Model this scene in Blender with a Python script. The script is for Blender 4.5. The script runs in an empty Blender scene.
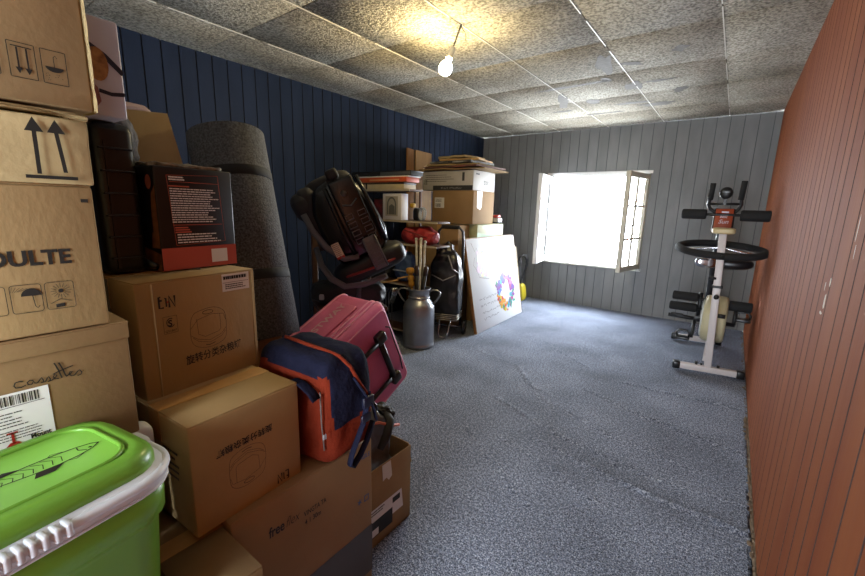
import bpy, bmesh, math, random
from mathutils import Vector, Matrix, noise, Euler
random.seed(7)
PI = math.pi
C = bpy.context.scene.collection
I4 = Matrix.Identity(4)
def T(x, y, z): return Matrix.Translation((x, y, z))
def RX(a): return Matrix.Rotation(a, 4, 'X')
def RY(a): return Matrix.Rotation(a, 4, 'Y')
def RZ(a): return Matrix.Rotation(a, 4, 'Z')
def rad(a): return math.radians(a)
def frame(o, x, y, z):
    """matrix whose columns are the given axes"""
    m = Matrix.Identity(4)
    for i, a in enumerate((x, y, z)):
        a = Vector(a)
        m[0][i], m[1][i], m[2][i] = a
    m[0][3], m[1][3], m[2][3] = o
    return m

# ------------------------------------------------------------------ materials
def lin(c):
    if isinstance(c, str):
        c = [int(c[i:i+2], 16) / 255 for i in (0, 2, 4)]
        c = [x / 12.92 if x <= .04045 else ((x + .055) / 1.055) ** 2.4 for x in c]
    return (c[0], c[1], c[2], 1)
MATS = {}
def mat(name, color, rough=.6, metal=0, var=0, vscale=8, bump=0, bscale=60, stretch=(1, 1, 1), spec=.5,
        color2=None, coat=0, detail=4, trans=0):
    if name in MATS: return MATS[name]
    m = bpy.data.materials.new(name); m.use_nodes = True
    nt = m.node_tree; N = nt.nodes; L = nt.links
    b = N['Principled BSDF']
    b.inputs['Roughness'].default_value = rough
    b.inputs['Metallic'].default_value = metal
    b.inputs['Specular IOR Level'].default_value = spec
    b.inputs['Coat Weight'].default_value = coat
    if trans: b.inputs['Transmission Weight'].default_value = trans
    c = lin(color); b.inputs['Base Color'].default_value = c
    tc = N.new('ShaderNodeTexCoord'); mp = N.new('ShaderNodeMapping')
    mp.inputs['Scale'].default_value = stretch
    L.new(tc.outputs['Object'], mp.inputs['Vector'])
    if var or color2:
        n = N.new('ShaderNodeTexNoise'); n.inputs['Scale'].default_value = vscale
        n.inputs['Detail'].default_value = detail
        L.new(mp.outputs[0], n.inputs['Vector'])
        mx = N.new('ShaderNodeMix'); mx.data_type = 'RGBA'
        r = N.new('ShaderNodeMapRange'); r.inputs[1].default_value = .35; r.inputs[2].default_value = .65
        L.new(n.outputs['Fac'], r.inputs[0]); L.new(r.outputs[0], mx.inputs[0])
        if color2: a, d = c, lin(color2)
        else:
            a = [min(1, x * (1 + var)) for x in c[:3]] + [1]; d = [x * (1 - var) for x in c[:3]] + [1]
        mx.inputs[6].default_value = a; mx.inputs[7].default_value = d
        L.new(mx.outputs[2], b.inputs['Base Color'])
    if bump:
        n2 = N.new('ShaderNodeTexNoise'); n2.inputs['Scale'].default_value = bscale; n2.inputs['Detail'].default_value = 3
        L.new(mp.outputs[0], n2.inputs['Vector'])
        bp = N.new('ShaderNodeBump'); bp.inputs['Strength'].default_value = bump; bp.inputs['Distance'].default_value = .01
        L.new(n2.outputs['Fac'], bp.inputs['Height']); L.new(bp.outputs[0], b.inputs['Normal'])
    MATS[name] = m
    return m
def emis(name, color, s):
    m = bpy.data.materials.new(name); m.use_nodes = True
    b = m.node_tree.nodes['Principled BSDF']
    b.inputs['Base Color'].default_value = lin(color)
    b.inputs['Emission Color'].default_value = lin(color); b.inputs['Emission Strength'].default_value = s
    return m

cardboard = mat('cardboard', '9c845c', .85, spec=.2, var=.10, vscale=5, bump=.06, bscale=90, stretch=(1, 1, .5))
cardboard_b = mat('cardboard_dark', '846c4a', .8, spec=.2, var=.10, vscale=4, bump=.05, bscale=90)
cardboard_c = mat('cardboard_tan', '927a56', .8, spec=.2, var=.10, vscale=6, bump=.05, bscale=90)
cardboard_d = mat('cardboard_pale', 'a49068', .85, spec=.2, var=.10, vscale=6, bump=.10, bscale=60)
tape = mat('packing_tape', 'b8905c', .25, var=.08, vscale=20, bump=.1, bscale=40)
ink = mat('black_ink', '15130f', .6)
blue_ink = mat('blue_ink', '3b5580', .6)
paper = mat('label_paper', 'd8d8d6', .5)
redink = mat('red_ink', '9c2316', .5)
white_pl = mat('white_plastic', 'ccd2da', .5, bump=.02)
green_pl = mat('green_plastic', '6ba038', .33, bump=.015, bscale=200)
grey_pl = mat('dark_grey_plastic', '34383f', .5)
black_pl = mat('black_plastic', '0d0e10', .32)
black_mt = mat('black_matt', '16161a', .7, bump=.1)
foam = mat('black_foam', '141416', .85, bump=.2, bscale=150)
chrome = mat('chrome', 'c8c8cc', .2, metal=1)
wood_d = mat('dark_wood', '4b2f1b', .6, var=.3, vscale=12, stretch=(1, 1, .15))
wood_m = mat('mid_wood', '8a6034', .6, var=.2, vscale=12, stretch=(1, 1, .15))
wood_l = mat('pale_wood', 'b08a55', .6, var=.15, vscale=14, stretch=(.2, 1, 1))
glass = mat('window_glass', 'ffffff', .0, trans=1)

# ------------------------------------------------------------------ mesh builder
class MB:
    def __init__(s): s.bm = bmesh.new(); s.mi = 0
    def _add(s, b, M=I4, smooth=False):
        b.transform(M)
        me = bpy.data.meshes.new('tmp')
        for f in b.faces: f.material_index = s.mi; f.smooth = smooth
        b.to_mesh(me); b.free(); s.bm.from_mesh(me); bpy.data.meshes.remove(me); return s
    def box(s, c, d, M=I4, bev=0, seg=2):
        b = bmesh.new(); bmesh.ops.create_cube(b, size=1)
        for v in b.verts: v.co = Vector((v.co[i] * d[i] for i in range(3)))
        if bev: bmesh.ops.bevel(b, geom=list(b.edges), offset=bev, segments=seg, profile=.5, affect='EDGES')
        return s._add(b, M @ T(*c), bool(bev))
    def tube(s, pts, r, n=10, M=I4, closed=False, flat=1):
        b = bmesh.new(); P = [Vector(p) for p in pts]; k = len(P)
        rs = r if isinstance(r, (list, tuple)) else [r] * k
        rings = []; up = None
        for i, p in enumerate(P):
            if closed: d = P[(i + 1) % k] - P[i - 1]
            else: d = P[min(i + 1, k - 1)] - P[max(i - 1, 0)]
            if d.length < 1e-9: d = Vector((0, 0, 1))
            d.normalize()
            if up is None: up = Vector((0, 0, 1)) if abs(d.z) < .9 else Vector((0, 1, 0))
            x = up.cross(d)
            if x.length < 1e-4: x = Vector((1, 0, 0))
            x.normalize(); y = d.cross(x).normalized(); up = y
            rings.append([b.verts.new(p + x * math.cos(a) * rs[i] + y * math.sin(a) * rs[i] * flat)
                          for a in [2 * PI * j / n for j in range(n)]])
        for i in range(k if closed else k - 1):
            A, B = rings[i], rings[(i + 1) % k]
            for j in range(n): b.faces.new((A[j], A[(j + 1) % n], B[(j + 1) % n], B[j]))
        if not closed:
            b.faces.new(rings[0][::-1]); b.faces.new(rings[-1])
        return s._add(b, M, True)
    def lathe(s, prof, n=32, M=I4):
        b = bmesh.new(); rings = []
        for r, z in prof:
            rings.append([b.verts.new((max(r, 1e-5) * math.cos(2 * PI * j / n), max(r, 1e-5) * math.sin(2 * PI * j / n), z)) for j in range(n)])
        for A, B in zip(rings, rings[1:]):
            for j in range(n): b.faces.new((A[j], A[(j + 1) % n], B[(j + 1) % n], B[j]))
        b.faces.new(rings[0][::-1]); b.faces.new(rings[-1])
        return s._add(b, M, True)
    def cyl(s, a, b_, r, n=20, M=I4, bev=.0):
        a = Vector(a); b_ = Vector(b_); d = b_ - a; L = d.length
        q = d.to_track_quat('Z', 'Y').to_matrix().to_4x4()
        e = min(bev, r * .5)
        pr = [(r, 0), (r, L)] if not e else [(r - e, 0), (r - e * .3, e * .3), (r, e), (r, L - e), (r - e * .3, L - e * .3), (r - e, L)]
        return s.lathe(pr, n, M @ T(*a) @ q)
    def prism(s, poly, z0, z1, M=I4, bev=0):
        b = bmesh.new()
        A = [b.verts.new((x, y, z0)) for x, y in poly]; B = [b.verts.new((x, y, z1)) for x, y in poly]
        n = len(poly)
        b.faces.new(A[::-1]); b.faces.new(B)
        for i in range(n): b.faces.new((A[i], A[(i + 1) % n], B[(i + 1) % n], B[i]))
        bmesh.ops.recalc_face_normals(b, faces=list(b.faces))
        if bev: bmesh.ops.bevel(b, geom=list(b.edges), offset=bev, segments=2, profile=.5, affect='EDGES')
        return s._add(b, M, bool(bev))
    def sphere(s, c, r, M=I4, n=20):
        b = bmesh.new(); bmesh.ops.create_uvsphere(b, u_segments=n, v_segments=n // 2 + 2, radius=1)
        rr = r if isinstance(r, (tuple, list)) else (r, r, r)
        for v in b.verts: v.co = Vector((v.co[i] * rr[i] for i in range(3)))
        return s._add(b, M @ T(*c), True)
    def puff(s, c, d, M=I4, e=.35, n=20, amp=0, fs=4, seed=0, taper=0):
        """rounded soft block; e = squareness (small = boxy), amp = wrinkles"""
        b = bmesh.new(); bmesh.ops.create_cube(b, size=2)
        bmesh.ops.subdivide_edges(b, edges=list(b.edges), cuts=n, use_grid_fill=True)
        for v in b.verts:
            p = v.co.copy(); q = p.normalized()
            m = max(abs(p.x), abs(p.y), abs(p.z))
            k = 2 / e
            t = (abs(q.x) ** k + abs(q.y) ** k + abs(q.z) ** k) ** (-1 / k)
            w = q * t
            tz = 1 - taper * (w.z * .5 + .5)
            v.co = Vector((w.x * d[0] / 2 * tz, w.y * d[1] / 2 * tz, w.z * d[2] / 2))
            if amp:
                h = noise.fractal(v.co * fs + Vector((seed * 7.3, seed, 0)), 1, 2, 4)
                h2 = abs(noise.noise(v.co * fs * 1.7 + Vector((seed, 3, seed * 2))))
                v.co += q * amp * (h - 1.2 * h2)
        return s._add(b, M @ T(*c), True)
    def ribbon(s, pts, w, M=I4, closed=False, t=.0004):
        """flat stroke in the local XY plane"""
        P = [Vector((p[0], p[1], 0)) for p in pts]
        if closed: P.append(P[0]); P.append(P[1])
        b = bmesh.new(); prev = None
        for i, p in enumerate(P):
            d = P[min(i + 1, len(P) - 1)] - P[max(i - 1, 0)]
            if d.length < 1e-9: continue
            d.normalize(); nrm = Vector((-d.y, d.x, 0)) * w / 2
            cur = (b.verts.new(p + nrm + Vector((0, 0, t))), b.verts.new(p - nrm + Vector((0, 0, t))))
            if prev: b.faces.new((prev[0], prev[1], cur[1], cur[0]))
            prev = cur
        return s._add(b, M)
    def poly(s, pts, M=I4, t=.0004):
        b = bmesh.new(); b.faces.new([b.verts.new((x, y, t)) for x, y in pts])
        bmesh.ops.recalc_face_normals(b, faces=list(b.faces))
        for f in b.faces:
            if f.normal.z < 0: f.normal_flip()
        return s._add(b, M)
    def rect(s, x0, y0, x1, y1, M=I4, t=.0004): return s.poly([(x0, y0), (x1, y0), (x1, y1), (x0, y1)], M, t)
    def text(s, body, size, M=I4, bold=0, width=None, shear=0, t=.0005, align='LEFT'):
        cu = bpy.data.curves.new('t', 'FONT'); cu.body = body; cu.size = size; cu.offset = bold; cu.shear = shear
        cu.align_x = align; cu.resolution_u = 4
        o = bpy.data.objects.new('t', cu); C.objects.link(o)
        bpy.context.view_layer.update()
        me = bpy.data.meshes.new_from_object(o.evaluated_get(bpy.context.evaluated_depsgraph_get()))
        bpy.data.objects.remove(o); bpy.data.curves.remove(cu)
        b = bmesh.new(); b.from_mesh(me); bpy.data.meshes.remove(me)
        if width and len(b.verts):
            xs = [v.co.x for v in b.verts]; k = width / (max(xs) - min(xs))
            for v in b.verts: v.co.x *= k
        for v in b.verts: v.co.z = t
        return s._add(b, M)
    def build(s, name, m, parent=None, loc=None):
        me = bpy.data.meshes.new(name); s.bm.to_mesh(me); s.bm.free()
        for x in (m if isinstance(m, (list, tuple)) else [m]): me.materials.append(x)
        o = bpy.data.objects.new(name, me); C.objects.link(o)
        if parent is not None: o.parent = parent
        if loc is not None: o.location = loc
        return o
def build_each(mb, name, m, parent):
    """every loose piece of the builder becomes a part of its own"""
    bm = mb.bm; left = set(bm.verts); out = []
    while left:
        st = [left.pop()]; isl = set(st)
        while st:
            for e in st.pop().link_edges:
                for v in e.verts:
                    if v in left: left.discard(v); isl.add(v); st.append(v)
        b = MB(); mp = {}
        for v in isl: mp[v] = b.bm.verts.new(v.co)
        for f in {f for v in isl for f in v.link_faces}:
            nf = b.bm.faces.new([mp[v] for v in f.verts]); nf.smooth = f.smooth
        out.append(b.build(name, m, parent))
    bm.free(); return out
def tag(o, label=None, cat=None, group=None, kind=None):
    if label: o['label'] = label
    if cat: o['category'] = cat
    if group: o['group'] = group
    if kind: o['kind'] = kind
    return o
def thing(name, label, cat, loc=(0, 0, 0), rotz=0, group=None, M=None):
    o = bpy.data.objects.new(name, None); C.objects.link(o); o.empty_display_size = .05
    if M is not None: o.matrix_world = M
    else: o.location = loc; o.rotation_euler = (0, 0, rotz)
    return tag(o, label, cat, group)

# ------------------------------------------------------------------ room
XR, XL, YB, YF, ZC = .2435, -3.2956, 5.6956, -1.7, 2.3724
H = 1.3
def mat_nodes(name, rough, spec=.4):
    m = bpy.data.materials.new(name); m.use_nodes = True
    nt = m.node_tree; b = nt.nodes['Principled BSDF']
    b.inputs['Roughness'].default_value = rough; b.inputs['Specular IOR Level'].default_value = spec
    return m, nt, b
def ramp(nt, src, stops):
    r = nt.nodes.new('ShaderNodeValToRGB'); e = r.color_ramp.elements
    while len(e) < len(stops): e.new(.5)
    for k, (p, c) in enumerate(stops): e[k].position = p; e[k].color = lin(c)
    nt.links.new(src, r.inputs[0]); return r
def noise_n(nt, scale, detail=3, stretch=None, rough=.5):
    n = nt.nodes.new('ShaderNodeTexNoise'); n.inputs['Scale'].default_value = scale
    n.inputs['Detail'].default_value = detail; n.inputs['Roughness'].default_value = rough
    tc = nt.nodes.new('ShaderNodeTexCoord'); mp = nt.nodes.new('ShaderNodeMapping')
    mp.inputs['Scale'].default_value = stretch or (1, 1, 1)
    nt.links.new(tc.outputs['Object'], mp.inputs[0]); nt.links.new(mp.outputs[0], n.inputs['Vector'])
    return n
def bump_to(nt, b, src, strength, dist):
    bp = nt.nodes.new('ShaderNodeBump'); bp.inputs['Strength'].default_value = strength; bp.inputs['Distance'].default_value = dist
    nt.links.new(src, bp.inputs['Height']); nt.links.new(bp.outputs[0], b.inputs['Normal'])

# carpet
m_carpet, nt, b = mat_nodes('blue_grey_carpet', .95, .15)
n = noise_n(nt, 185, 2, rough=.75); r = ramp(nt, n.outputs['Fac'], [(.38, '3e4658'), (.5, '8c98b2'), (.62, 'e2eafa')])
n2 = noise_n(nt, 2.2, 4); r2 = ramp(nt, n2.outputs['Fac'], [(.3, 'c8c8c8'), (.7, 'ffffff')])
mx = nt.nodes.new('ShaderNodeMix'); mx.data_type = 'RGBA'; mx.blend_type = 'MULTIPLY'; mx.inputs[0].default_value = 1
nt.links.new(r.outputs[0], mx.inputs[6]); nt.links.new(r2.outputs[0], mx.inputs[7])
n5 = noise_n(nt, 70, 3, rough=.7); r5 = ramp(nt, n5.outputs['Fac'], [(.38, 'acacac'), (.62, 'ffffff')])
my = nt.nodes.new('ShaderNodeMix'); my.data_type = 'RGBA'; my.blend_type = 'MULTIPLY'; my.inputs[0].default_value = 1
nt.links.new(mx.outputs[2], my.inputs[6]); nt.links.new(r5.outputs[0], my.inputs[7]); nt.links.new(my.outputs[2], b.inputs['Base Color'])
bump_to(nt, b, n.outputs['Fac'], .9, .006)
# ceiling: rough-sprayed polystyrene tiles
m_ceil, nt, b = mat_nodes('sprayed_tile', .85, .2)
n = noise_n(nt, 62, 3, rough=.6); r = ramp(nt, n.outputs['Fac'], [(.38, '7e796e'), (.5, 'aca698'), (.62, 'cac4b6')])
n3 = noise_n(nt, 1.3, 3); r3 = ramp(nt, n3.outputs['Fac'], [(.3, 'bcb6ac'), (.7, 'ffffff')])
mx = nt.nodes.new('ShaderNodeMix'); mx.data_type = 'RGBA'; mx.blend_type = 'MULTIPLY'; mx.inputs[0].default_value = 1
nt.links.new(r.outputs[0], mx.inputs[6]); nt.links.new(r3.outputs[0], mx.inputs[7]); nt.links.new(mx.outputs[2], b.inputs['Base Color'])
bump_to(nt, b, n.outputs['Fac'], 1.0, .022)
m_bead = mat('tile_bead', 'd8d4c8', .5)
m_gap = mat('tile_gap', '3a352d', .9)
m_stain = mat('ceiling_stain', '625d56', .8, var=.1, vscale=20, bump=.9, bscale=42)
# walls
def wall_mat(name, c1, c2, vs=3, stretch=(1, 1, .3), rough=.6, bump=.15):
    m, nt, b = mat_nodes(name, rough, .12)
    n = noise_n(nt, vs, 5, stretch); r = ramp(nt, n.outputs['Fac'], [(.3, c1), (.7, c2)])
    nt.links.new(r.outputs[0], b.inputs['Base Color'])
    n2 = noise_n(nt, 60, 2, stretch); bump_to(nt, b, n2.outputs['Fac'], bump, .004)
    return m
m_navy = wall_mat('navy_panelling', '192233', '232d41', 4)
m_grey = wall_mat('grey_panelling', '747677', '828384', 8)
m_orange = wall_mat('orange_brown_panelling', '753a1c', '844a27', 7, (1, 1, .12), .75, .25)

def panel_wall(mb, s0, s1, z0, z1, grooves, M, g=.004, dep=.006, ins=None):
    """vertical grooved panelling in local XY(Z=normal): x = along wall, y = height"""
    xs = [(s0, 0)]
    for q in grooves:
        if s0 + g < q < s1 - g: xs += [(q - g, 0), (q - g * .9, -dep), (q + g * .9, -dep), (q + g, 0)]
    xs.append((s1, 0))
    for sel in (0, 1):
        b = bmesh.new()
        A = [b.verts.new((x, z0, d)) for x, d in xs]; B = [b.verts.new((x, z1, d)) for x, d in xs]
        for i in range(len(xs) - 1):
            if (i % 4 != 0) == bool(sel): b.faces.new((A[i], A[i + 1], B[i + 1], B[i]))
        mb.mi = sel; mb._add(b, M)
    mb.mi = 0
# left wall (normal +X): local x -> -Y so that normal = +X
ML = frame((XL, 0, 0), (0, 1, 0), (0, 0, 1), (1, 0, 0))
mb = MB(); gl = [-1.65 + .1125 * i for i in range(70)]
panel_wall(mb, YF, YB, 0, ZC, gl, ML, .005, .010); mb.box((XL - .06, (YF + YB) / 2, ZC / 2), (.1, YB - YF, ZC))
tag(mb.build('wall_left', [m_navy, mat('navy_groove_shade', '0c0f18', .8)]), kind='structure')  # second slot: near-black navy paints the shade into the grooves
MR = frame((XR, 0, 0), (0, -1, 0), (0, 0, 1), (-1, 0, 0))
mb = MB(); gr = []; q = -5.6
while q < 1.7:
    gr.append(q); q += random.choice([.10, .125, .15, .13])
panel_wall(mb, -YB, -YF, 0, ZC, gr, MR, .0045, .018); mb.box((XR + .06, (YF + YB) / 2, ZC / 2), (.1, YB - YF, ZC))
WR = tag(mb.build('wall_right', [m_orange, mat('brown_groove_shade', '2a150c', .8)]), kind='structure')  # groove faces coloured dark brown as painted-in shadow lines
# white scuffs in the orange wall
mb = MB()
for (y, z, w, h) in [(1.62, 1.06, .015, .03), (1.60, 1.12, .01, .018), (1.66, 1.10, .006, .02), (1.42, 1.27, .006, .05), (1.40, 1.22, .004, .03), (1.33, 1.34, .005, .04), (1.64, 1.02, .02, .008)]:
    pts = [(-y + w * (.6 + .4 * random.random()) * math.cos(a), z + h * (.5 + .5 * random.random()) * math.sin(a)) for a in [i * PI / 5 for i in range(10)]]
    mb.poly(pts, MR, .0006)
# back wall with window opening
WX0, WX1, WZ0, WZ1 = -2.19, -.92, .585, 1.785
MBk = frame((0, YB, 0), (-1, 0, 0), (0, 0, 1), (0, -1, 0))
mb.build('scuff_mark', mat('chipped_plaster', 'c9b9a4', .8), WR)
mb = MB(); gb = [-.2435 + .06 + .1255 * i for i in range(40)]
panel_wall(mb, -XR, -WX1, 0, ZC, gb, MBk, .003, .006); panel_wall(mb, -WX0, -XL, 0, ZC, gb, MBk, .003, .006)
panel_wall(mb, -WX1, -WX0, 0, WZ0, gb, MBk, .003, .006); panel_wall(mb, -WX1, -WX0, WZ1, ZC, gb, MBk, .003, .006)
WT = .16
mb.box(((XR + WX1) / 2, YB + WT / 2 + .012, ZC / 2), (XR - WX1, WT, ZC)); mb.box(((XL + WX0) / 2, YB + WT / 2 + .012, ZC / 2), (WX0 - XL, WT, ZC))
mb.box(((WX0 + WX1) / 2, YB + WT / 2 + .012, WZ0 / 2), (WX1 - WX0, WT, WZ0)); mb.box(((WX0 + WX1) / 2, YB + WT / 2 + .012, (WZ1 + ZC) / 2), (WX1 - WX0, WT, ZC - WZ1))
tag(mb.build('wall_back', [m_grey, mat('grey_groove_shade', '4c4e50', .8)]), kind='structure')  # darker grey in the grooves is shade put into the colour
# unseen wall behind the camera; its doorway is added to let in fill light
DX0, DX1, DZ = -.70, .02, 2.0
mb = MB()
mb.box(((XL + DX0) / 2, YF - .05, ZC / 2), (DX0 - XL, .1, ZC)); mb.box(((XR + DX1) / 2, YF - .05, ZC / 2), (XR - DX1, .1, ZC))
mb.box(((DX0 + DX1) / 2, YF - .05, (DZ + ZC) / 2), (DX1 - DX0, .1, ZC - DZ))
tag(mb.build('wall_front', m_grey), kind='structure')

# ceiling
mb = MB(); mb.box(((XL + XR) / 2, (YF + YB) / 2, ZC + .06), (XR - XL + .3, YB - YF + .3, .08)); mb.bm.faces.ensure_lookup_table()
for f in mb.bm.faces: f.material_index = 2
cx = [-4.0, -3.36, -2.745, -2.11, -1.475, -.845, -.21, .30]
cy = [2.925 + .69 * i for i in range(-7, 5)]
mb.mi = 0
for i in range(len(cx) - 1):
    for j in range(len(cy) - 1):
        x0, x1 = max(cx[i], XL - .02) + .003, min(cx[i + 1], XR + .02) - .003
        y0, y1 = max(cy[j], YF) + .0035, min(cy[j + 1], YB + .02) - .0035
        if x1 - x0 < .02 or y1 - y0 < .02: continue
        dz = random.uniform(0, .0025)
        mb.box(((x0 + x1) / 2, (y0 + y1) / 2, ZC + .012 + dz), (x1 - x0, y1 - y0, .02), bev=.003, seg=1)
mb.mi = 1
for x in cx[2:-1]:
    y = YF
    while y < YB:
        l = random.uniform(.5, 1.3)
        mb.box((x, y + l / 2, ZC + .0015), (.006, l * random.uniform(.75, 1), .004)); y += l
mb.mi = 3
def blot(cx_, cy_, a, b_, ang, k=18, seed=0):
    pts = []
    for i in range(k):
        t = 2 * PI * i / k; r = .65 + .5 * noise.noise(Vector((math.cos(t) * 1.6, math.sin(t) * 1.6, seed)))
        x, y = a * r * math.cos(t), b_ * r * math.sin(t)
        pts.append((cx_ + x * math.cos(ang) - y * math.sin(ang), cy_ + x * math.sin(ang) + y * math.cos(ang)))
    vs = [bb.verts.new((x, y, ZC + .0005)) for x, y in pts]
    bb.faces.new(vs[::-1])
bb = bmesh.new()
for i, q in enumerate([(-.93, 3.35, .10, .28, .15), (-.78, 3.42, .14, .05, .5), (-1.02, 3.72, .07, .08, 0), (-1.35, 3.75, .42, .06, -.02), (-.85, 4.0, .1, .22, .2),
                       (-.66, 3.95, .17, .06, -.1), (-.55, 4.3, .09, .10, .3), (-1.55, 4.2, .08, .35, .3), (-1.3, 4.35, .09, .14, -.2), (-.95, 4.6, .28, .07, 0),
                       (-.8, 4.75, .25, .12, 0), (-1.3, 4.9, .3, .05, .05), (-.45, 3.28, .07, .10, .4), (-1.7, 4.6, .2, .05, 0)]):
    blot(*q, seed=i * 3.1)
mb._add(bb)
tag(mb.build('ceiling', [m_ceil, m_bead, m_gap, m_stain]), kind='structure')

# floor: fitted carpet with wrinkles, ragged at the right wall
wr = [((-1.14, 2.37), (-.66, 2.19), .005), ((-.66, 2.19), (-.2, 2.12), .004), ((-.72, 2.05), (-.19, 1.96), .006), ((-.19, 1.96), (.22, 1.95), .007),
      ((-1.3, 3.0), (-1.05, 2.72), .007), ((-1.05, 2.72), (-.86, 2.66), .003), ((-.69, 2.93), (-.3, 2.76), .006), ((-.3, 2.76), (.18, 2.66), .006),
      ((-.5, 3.25), (.2, 3.3), .006), ((-1.2, 3.65), (-.85, 3.4), .004), ((-.95, 2.6), (-.45, 2.4), .004), ((-.45, 2.4), (.0, 2.32), .003),
      ((-.9, 1.95), (-.55, 1.85), .004), ((-.55, 1.85), (-.35, 1.75), .004), ((-2.0, 3.2), (-1.2, 3.0), .002), ((-.3, 2.1), (.2, 2.16), .004), ((-1.1, 1.9), (-.6, 1.55), .003)]
b = bmesh.new(); nx, ny = 250, 460; G = []
for j in range(ny + 1):
    y = YF + (YB - YF) * j / ny; row = []
    for i in range(nx + 1):
        x = XL + (XR - XL) * i / nx
        if i == nx: x = XR - .028 + .016 * noise.noise(Vector((0, y * 6, 0))) + .006 * noise.noise(Vector((0, y * 30, 5)))
        if y > 3.2 and i == nx: x = XR - .004
        z = 0.0006 * noise.noise(Vector((x * 2, y * 2, 0)))
        p = Vector((x, y + .012 * noise.noise(Vector((x * 5, y * 3, 1)))))
        for a, c, h in wr:
            a, c = Vector(a), Vector(c); d = c - a; L_ = d.length; t = (p - a).dot(d) / L_ / L_
            if -.15 < t < 1.15:
                dist = abs((p - a).cross(d) / L_) if hasattr(p, 'cross') else 0
                e = min(1, max(0, min(t + .15, 1.15 - t) / .15))
                z += 1.9 * h * e * math.exp(-(dist / .013) ** 2)
        row.append(b.verts.new((x, y, z)))
    G.append(row)
for j in range(ny):
    for i in range(nx): b.faces.new((G[j][i], G[j][i + 1], G[j + 1][i + 1], G[j + 1][i]))
mb = MB(); mb._add(b, I4, True)
tag(mb.build('floor', m_carpet), kind='structure')
mb = MB(); mb.box(((XL + XR) / 2, (YF + YB) / 2, -.035), (XR - XL + .3, YB - YF + .3, .06))
for k in range(260):
    y = YF + 5.0 * k / 150; mb.sphere((XR - .012 + random.uniform(-.008, .008), y, -.004), (random.uniform(.006, .014), random.uniform(.01, .03), random.uniform(.003, .008)), n=8)
tag(mb.build('floor', mat('rough_mortar', '6a5a48', .95, var=.35, vscale=25, bump=.6, bscale=60)), kind='structure')

# window
m_frame = mat('cream_paint', 'c9c2b0', .45, var=.06, vscale=20)
m_wframe = mat('white_paint', 'dedede', .4)
win = thing('window_1', 'small open casement window with two cream-framed leaves in grey wall', 'window', ((WX0 + WX1) / 2, YB, WZ0)); win['kind'] = 'structure'
wc = (WX0 + WX1) / 2; ww = WX1 - WX0; wh = WZ1 - WZ0
mb = MB(); fw = .035
mb.box((-ww / 2 + fw / 2, .06, wh / 2), (fw, .07, wh)); mb.box((ww / 2 - fw / 2, .06, wh / 2), (fw, .07, wh)); mb.box((0, .06, wh - fw / 2), (ww, .07, fw)); mb.box((0, .06, fw / 2), (ww, .07, fw))
mb.box((0, -.004, wh + .018), (ww + .06, .012, .035)); 
mb.build('window_frame', m_wframe, win)
mb = MB(); mb.box((0, .035, -.012), (ww + .05, .13, .022), bev=.004)
for k in range(28): mb.box((-ww / 2 + .05 + k * .044, .01, .001), (.022, .03, .004))
mb.build('window_sill', mat('sill_paint', 'b9b8b0', .5), win)
def leaf(hx, ang, side, name, m, handle):
    """casement leaf hinged at local x=hx; side=+1 extends to +x when closed; ang = opening angle towards the room"""
    r = MB(); w, h = .615, wh - .03; st = .06; d = .042
    r.box((w / 2 * side, 0, st / 2), (w, d, st), bev=.003); r.box((w / 2 * side, 0, h - st / 2), (w, d, st), bev=.003)
    r.box((st / 2 * side, 0, h / 2), (st, d, h), bev=.003); r.box(((w - st / 2) * side, 0, h / 2), (st, d, h), bev=.003)
    r.box(((w - .01) * side, -.012, h / 2), (.03, d, h), bev=.003)
    for k in (1, 2): r.box((w / 2 * side, 0, h * k / 3), (w - 2 * st, .024, .022))
    r.box((w / 2 * side, 0, h / 2), (.022, .024, h - 2 * st))
    o = r.build('casement_leaf', m, win, (hx, -.005, .015)); o.rotation_euler = (0, 0, ang)
    g = MB(); g.box((w / 2 * side, 0, h / 2), (w - 2 * st, .003, h - 2 * st)); g.build('pane', glass, o)
    if handle:
        g = MB(); g.box(((w - st / 2) * side, -.024, h * .46), (.025, .01, .09), bev=.003)
        g.tube([((w - st / 2) * side, -.028, h * .46), ((w - st / 2) * side, -.055, h * .46), ((w - st / 2 - .02) * side, -.062, h * .46), ((w - st / 2 - .11) * side, -.062, h * .475)], .008)
        g.build('handle', mat('handle_metal', '9a968c', .35, metal=.7), o)
    return o
leaf(ww / 2 - .01, rad(79), -1, 'right', m_frame, True)
leaf(-ww / 2 + .02, -rad(81), 1, 'left', m_wframe, False)

# bulb
bl = thing('light_bulb', 'bare glowing light bulb hanging from twisted wires at the ceiling', 'light bulb', M=T(-1.47, 2.207, ZC))
dirv = Vector((-.10, -.015, -.235)).normalized(); q = dirv.to_track_quat('Z', 'Y').to_matrix().to_4x4()
mb = MB()
mb.tube([(0, 0, .004)] + [tuple(dirv * (.015 + .013 * i) + Vector((.004 * math.cos(i * 1.6), .004 * math.sin(i * 1.6), 0))) for i in range(9)] , .0028, 6)
mb.tube([(0, 0, .004)] + [tuple(dirv * (.015 + .013 * i) - Vector((.004 * math.cos(i * 1.6), .004 * math.sin(i * 1.6), 0))) for i in range(9)] , .0028, 6)
mb.tube([(0, 0, .0), (.012, 0, -.03), (.028, .0, -.045), (.036, 0, -.07), (.034, 0, -.095), (.028, 0, -.09)], .0022, 6)
mb.build('twisted_wire', mat('old_wire', '4a4436', .7), bl)
mb = MB(); mb.lathe([(.012, .12), (.017, .128), (.019, .14), (.019, .17), (.021, .175), (.021, .19)], 20, q); mb.build('lamp_socket', mat('socket_plastic', 'c9c0a8', .5), bl)
mb = MB(); mb.lathe([(.013, .188), (.014, .20), (.026, .21), (.037, .228), (.040, .248), (.036, .268), (.022, .284), (.004, .289)], 24, q)
bulb_glow = emis('glowing_glass', (1, .80, .40), 260); mb.build('glass_bulb', bulb_glow, bl)

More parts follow.
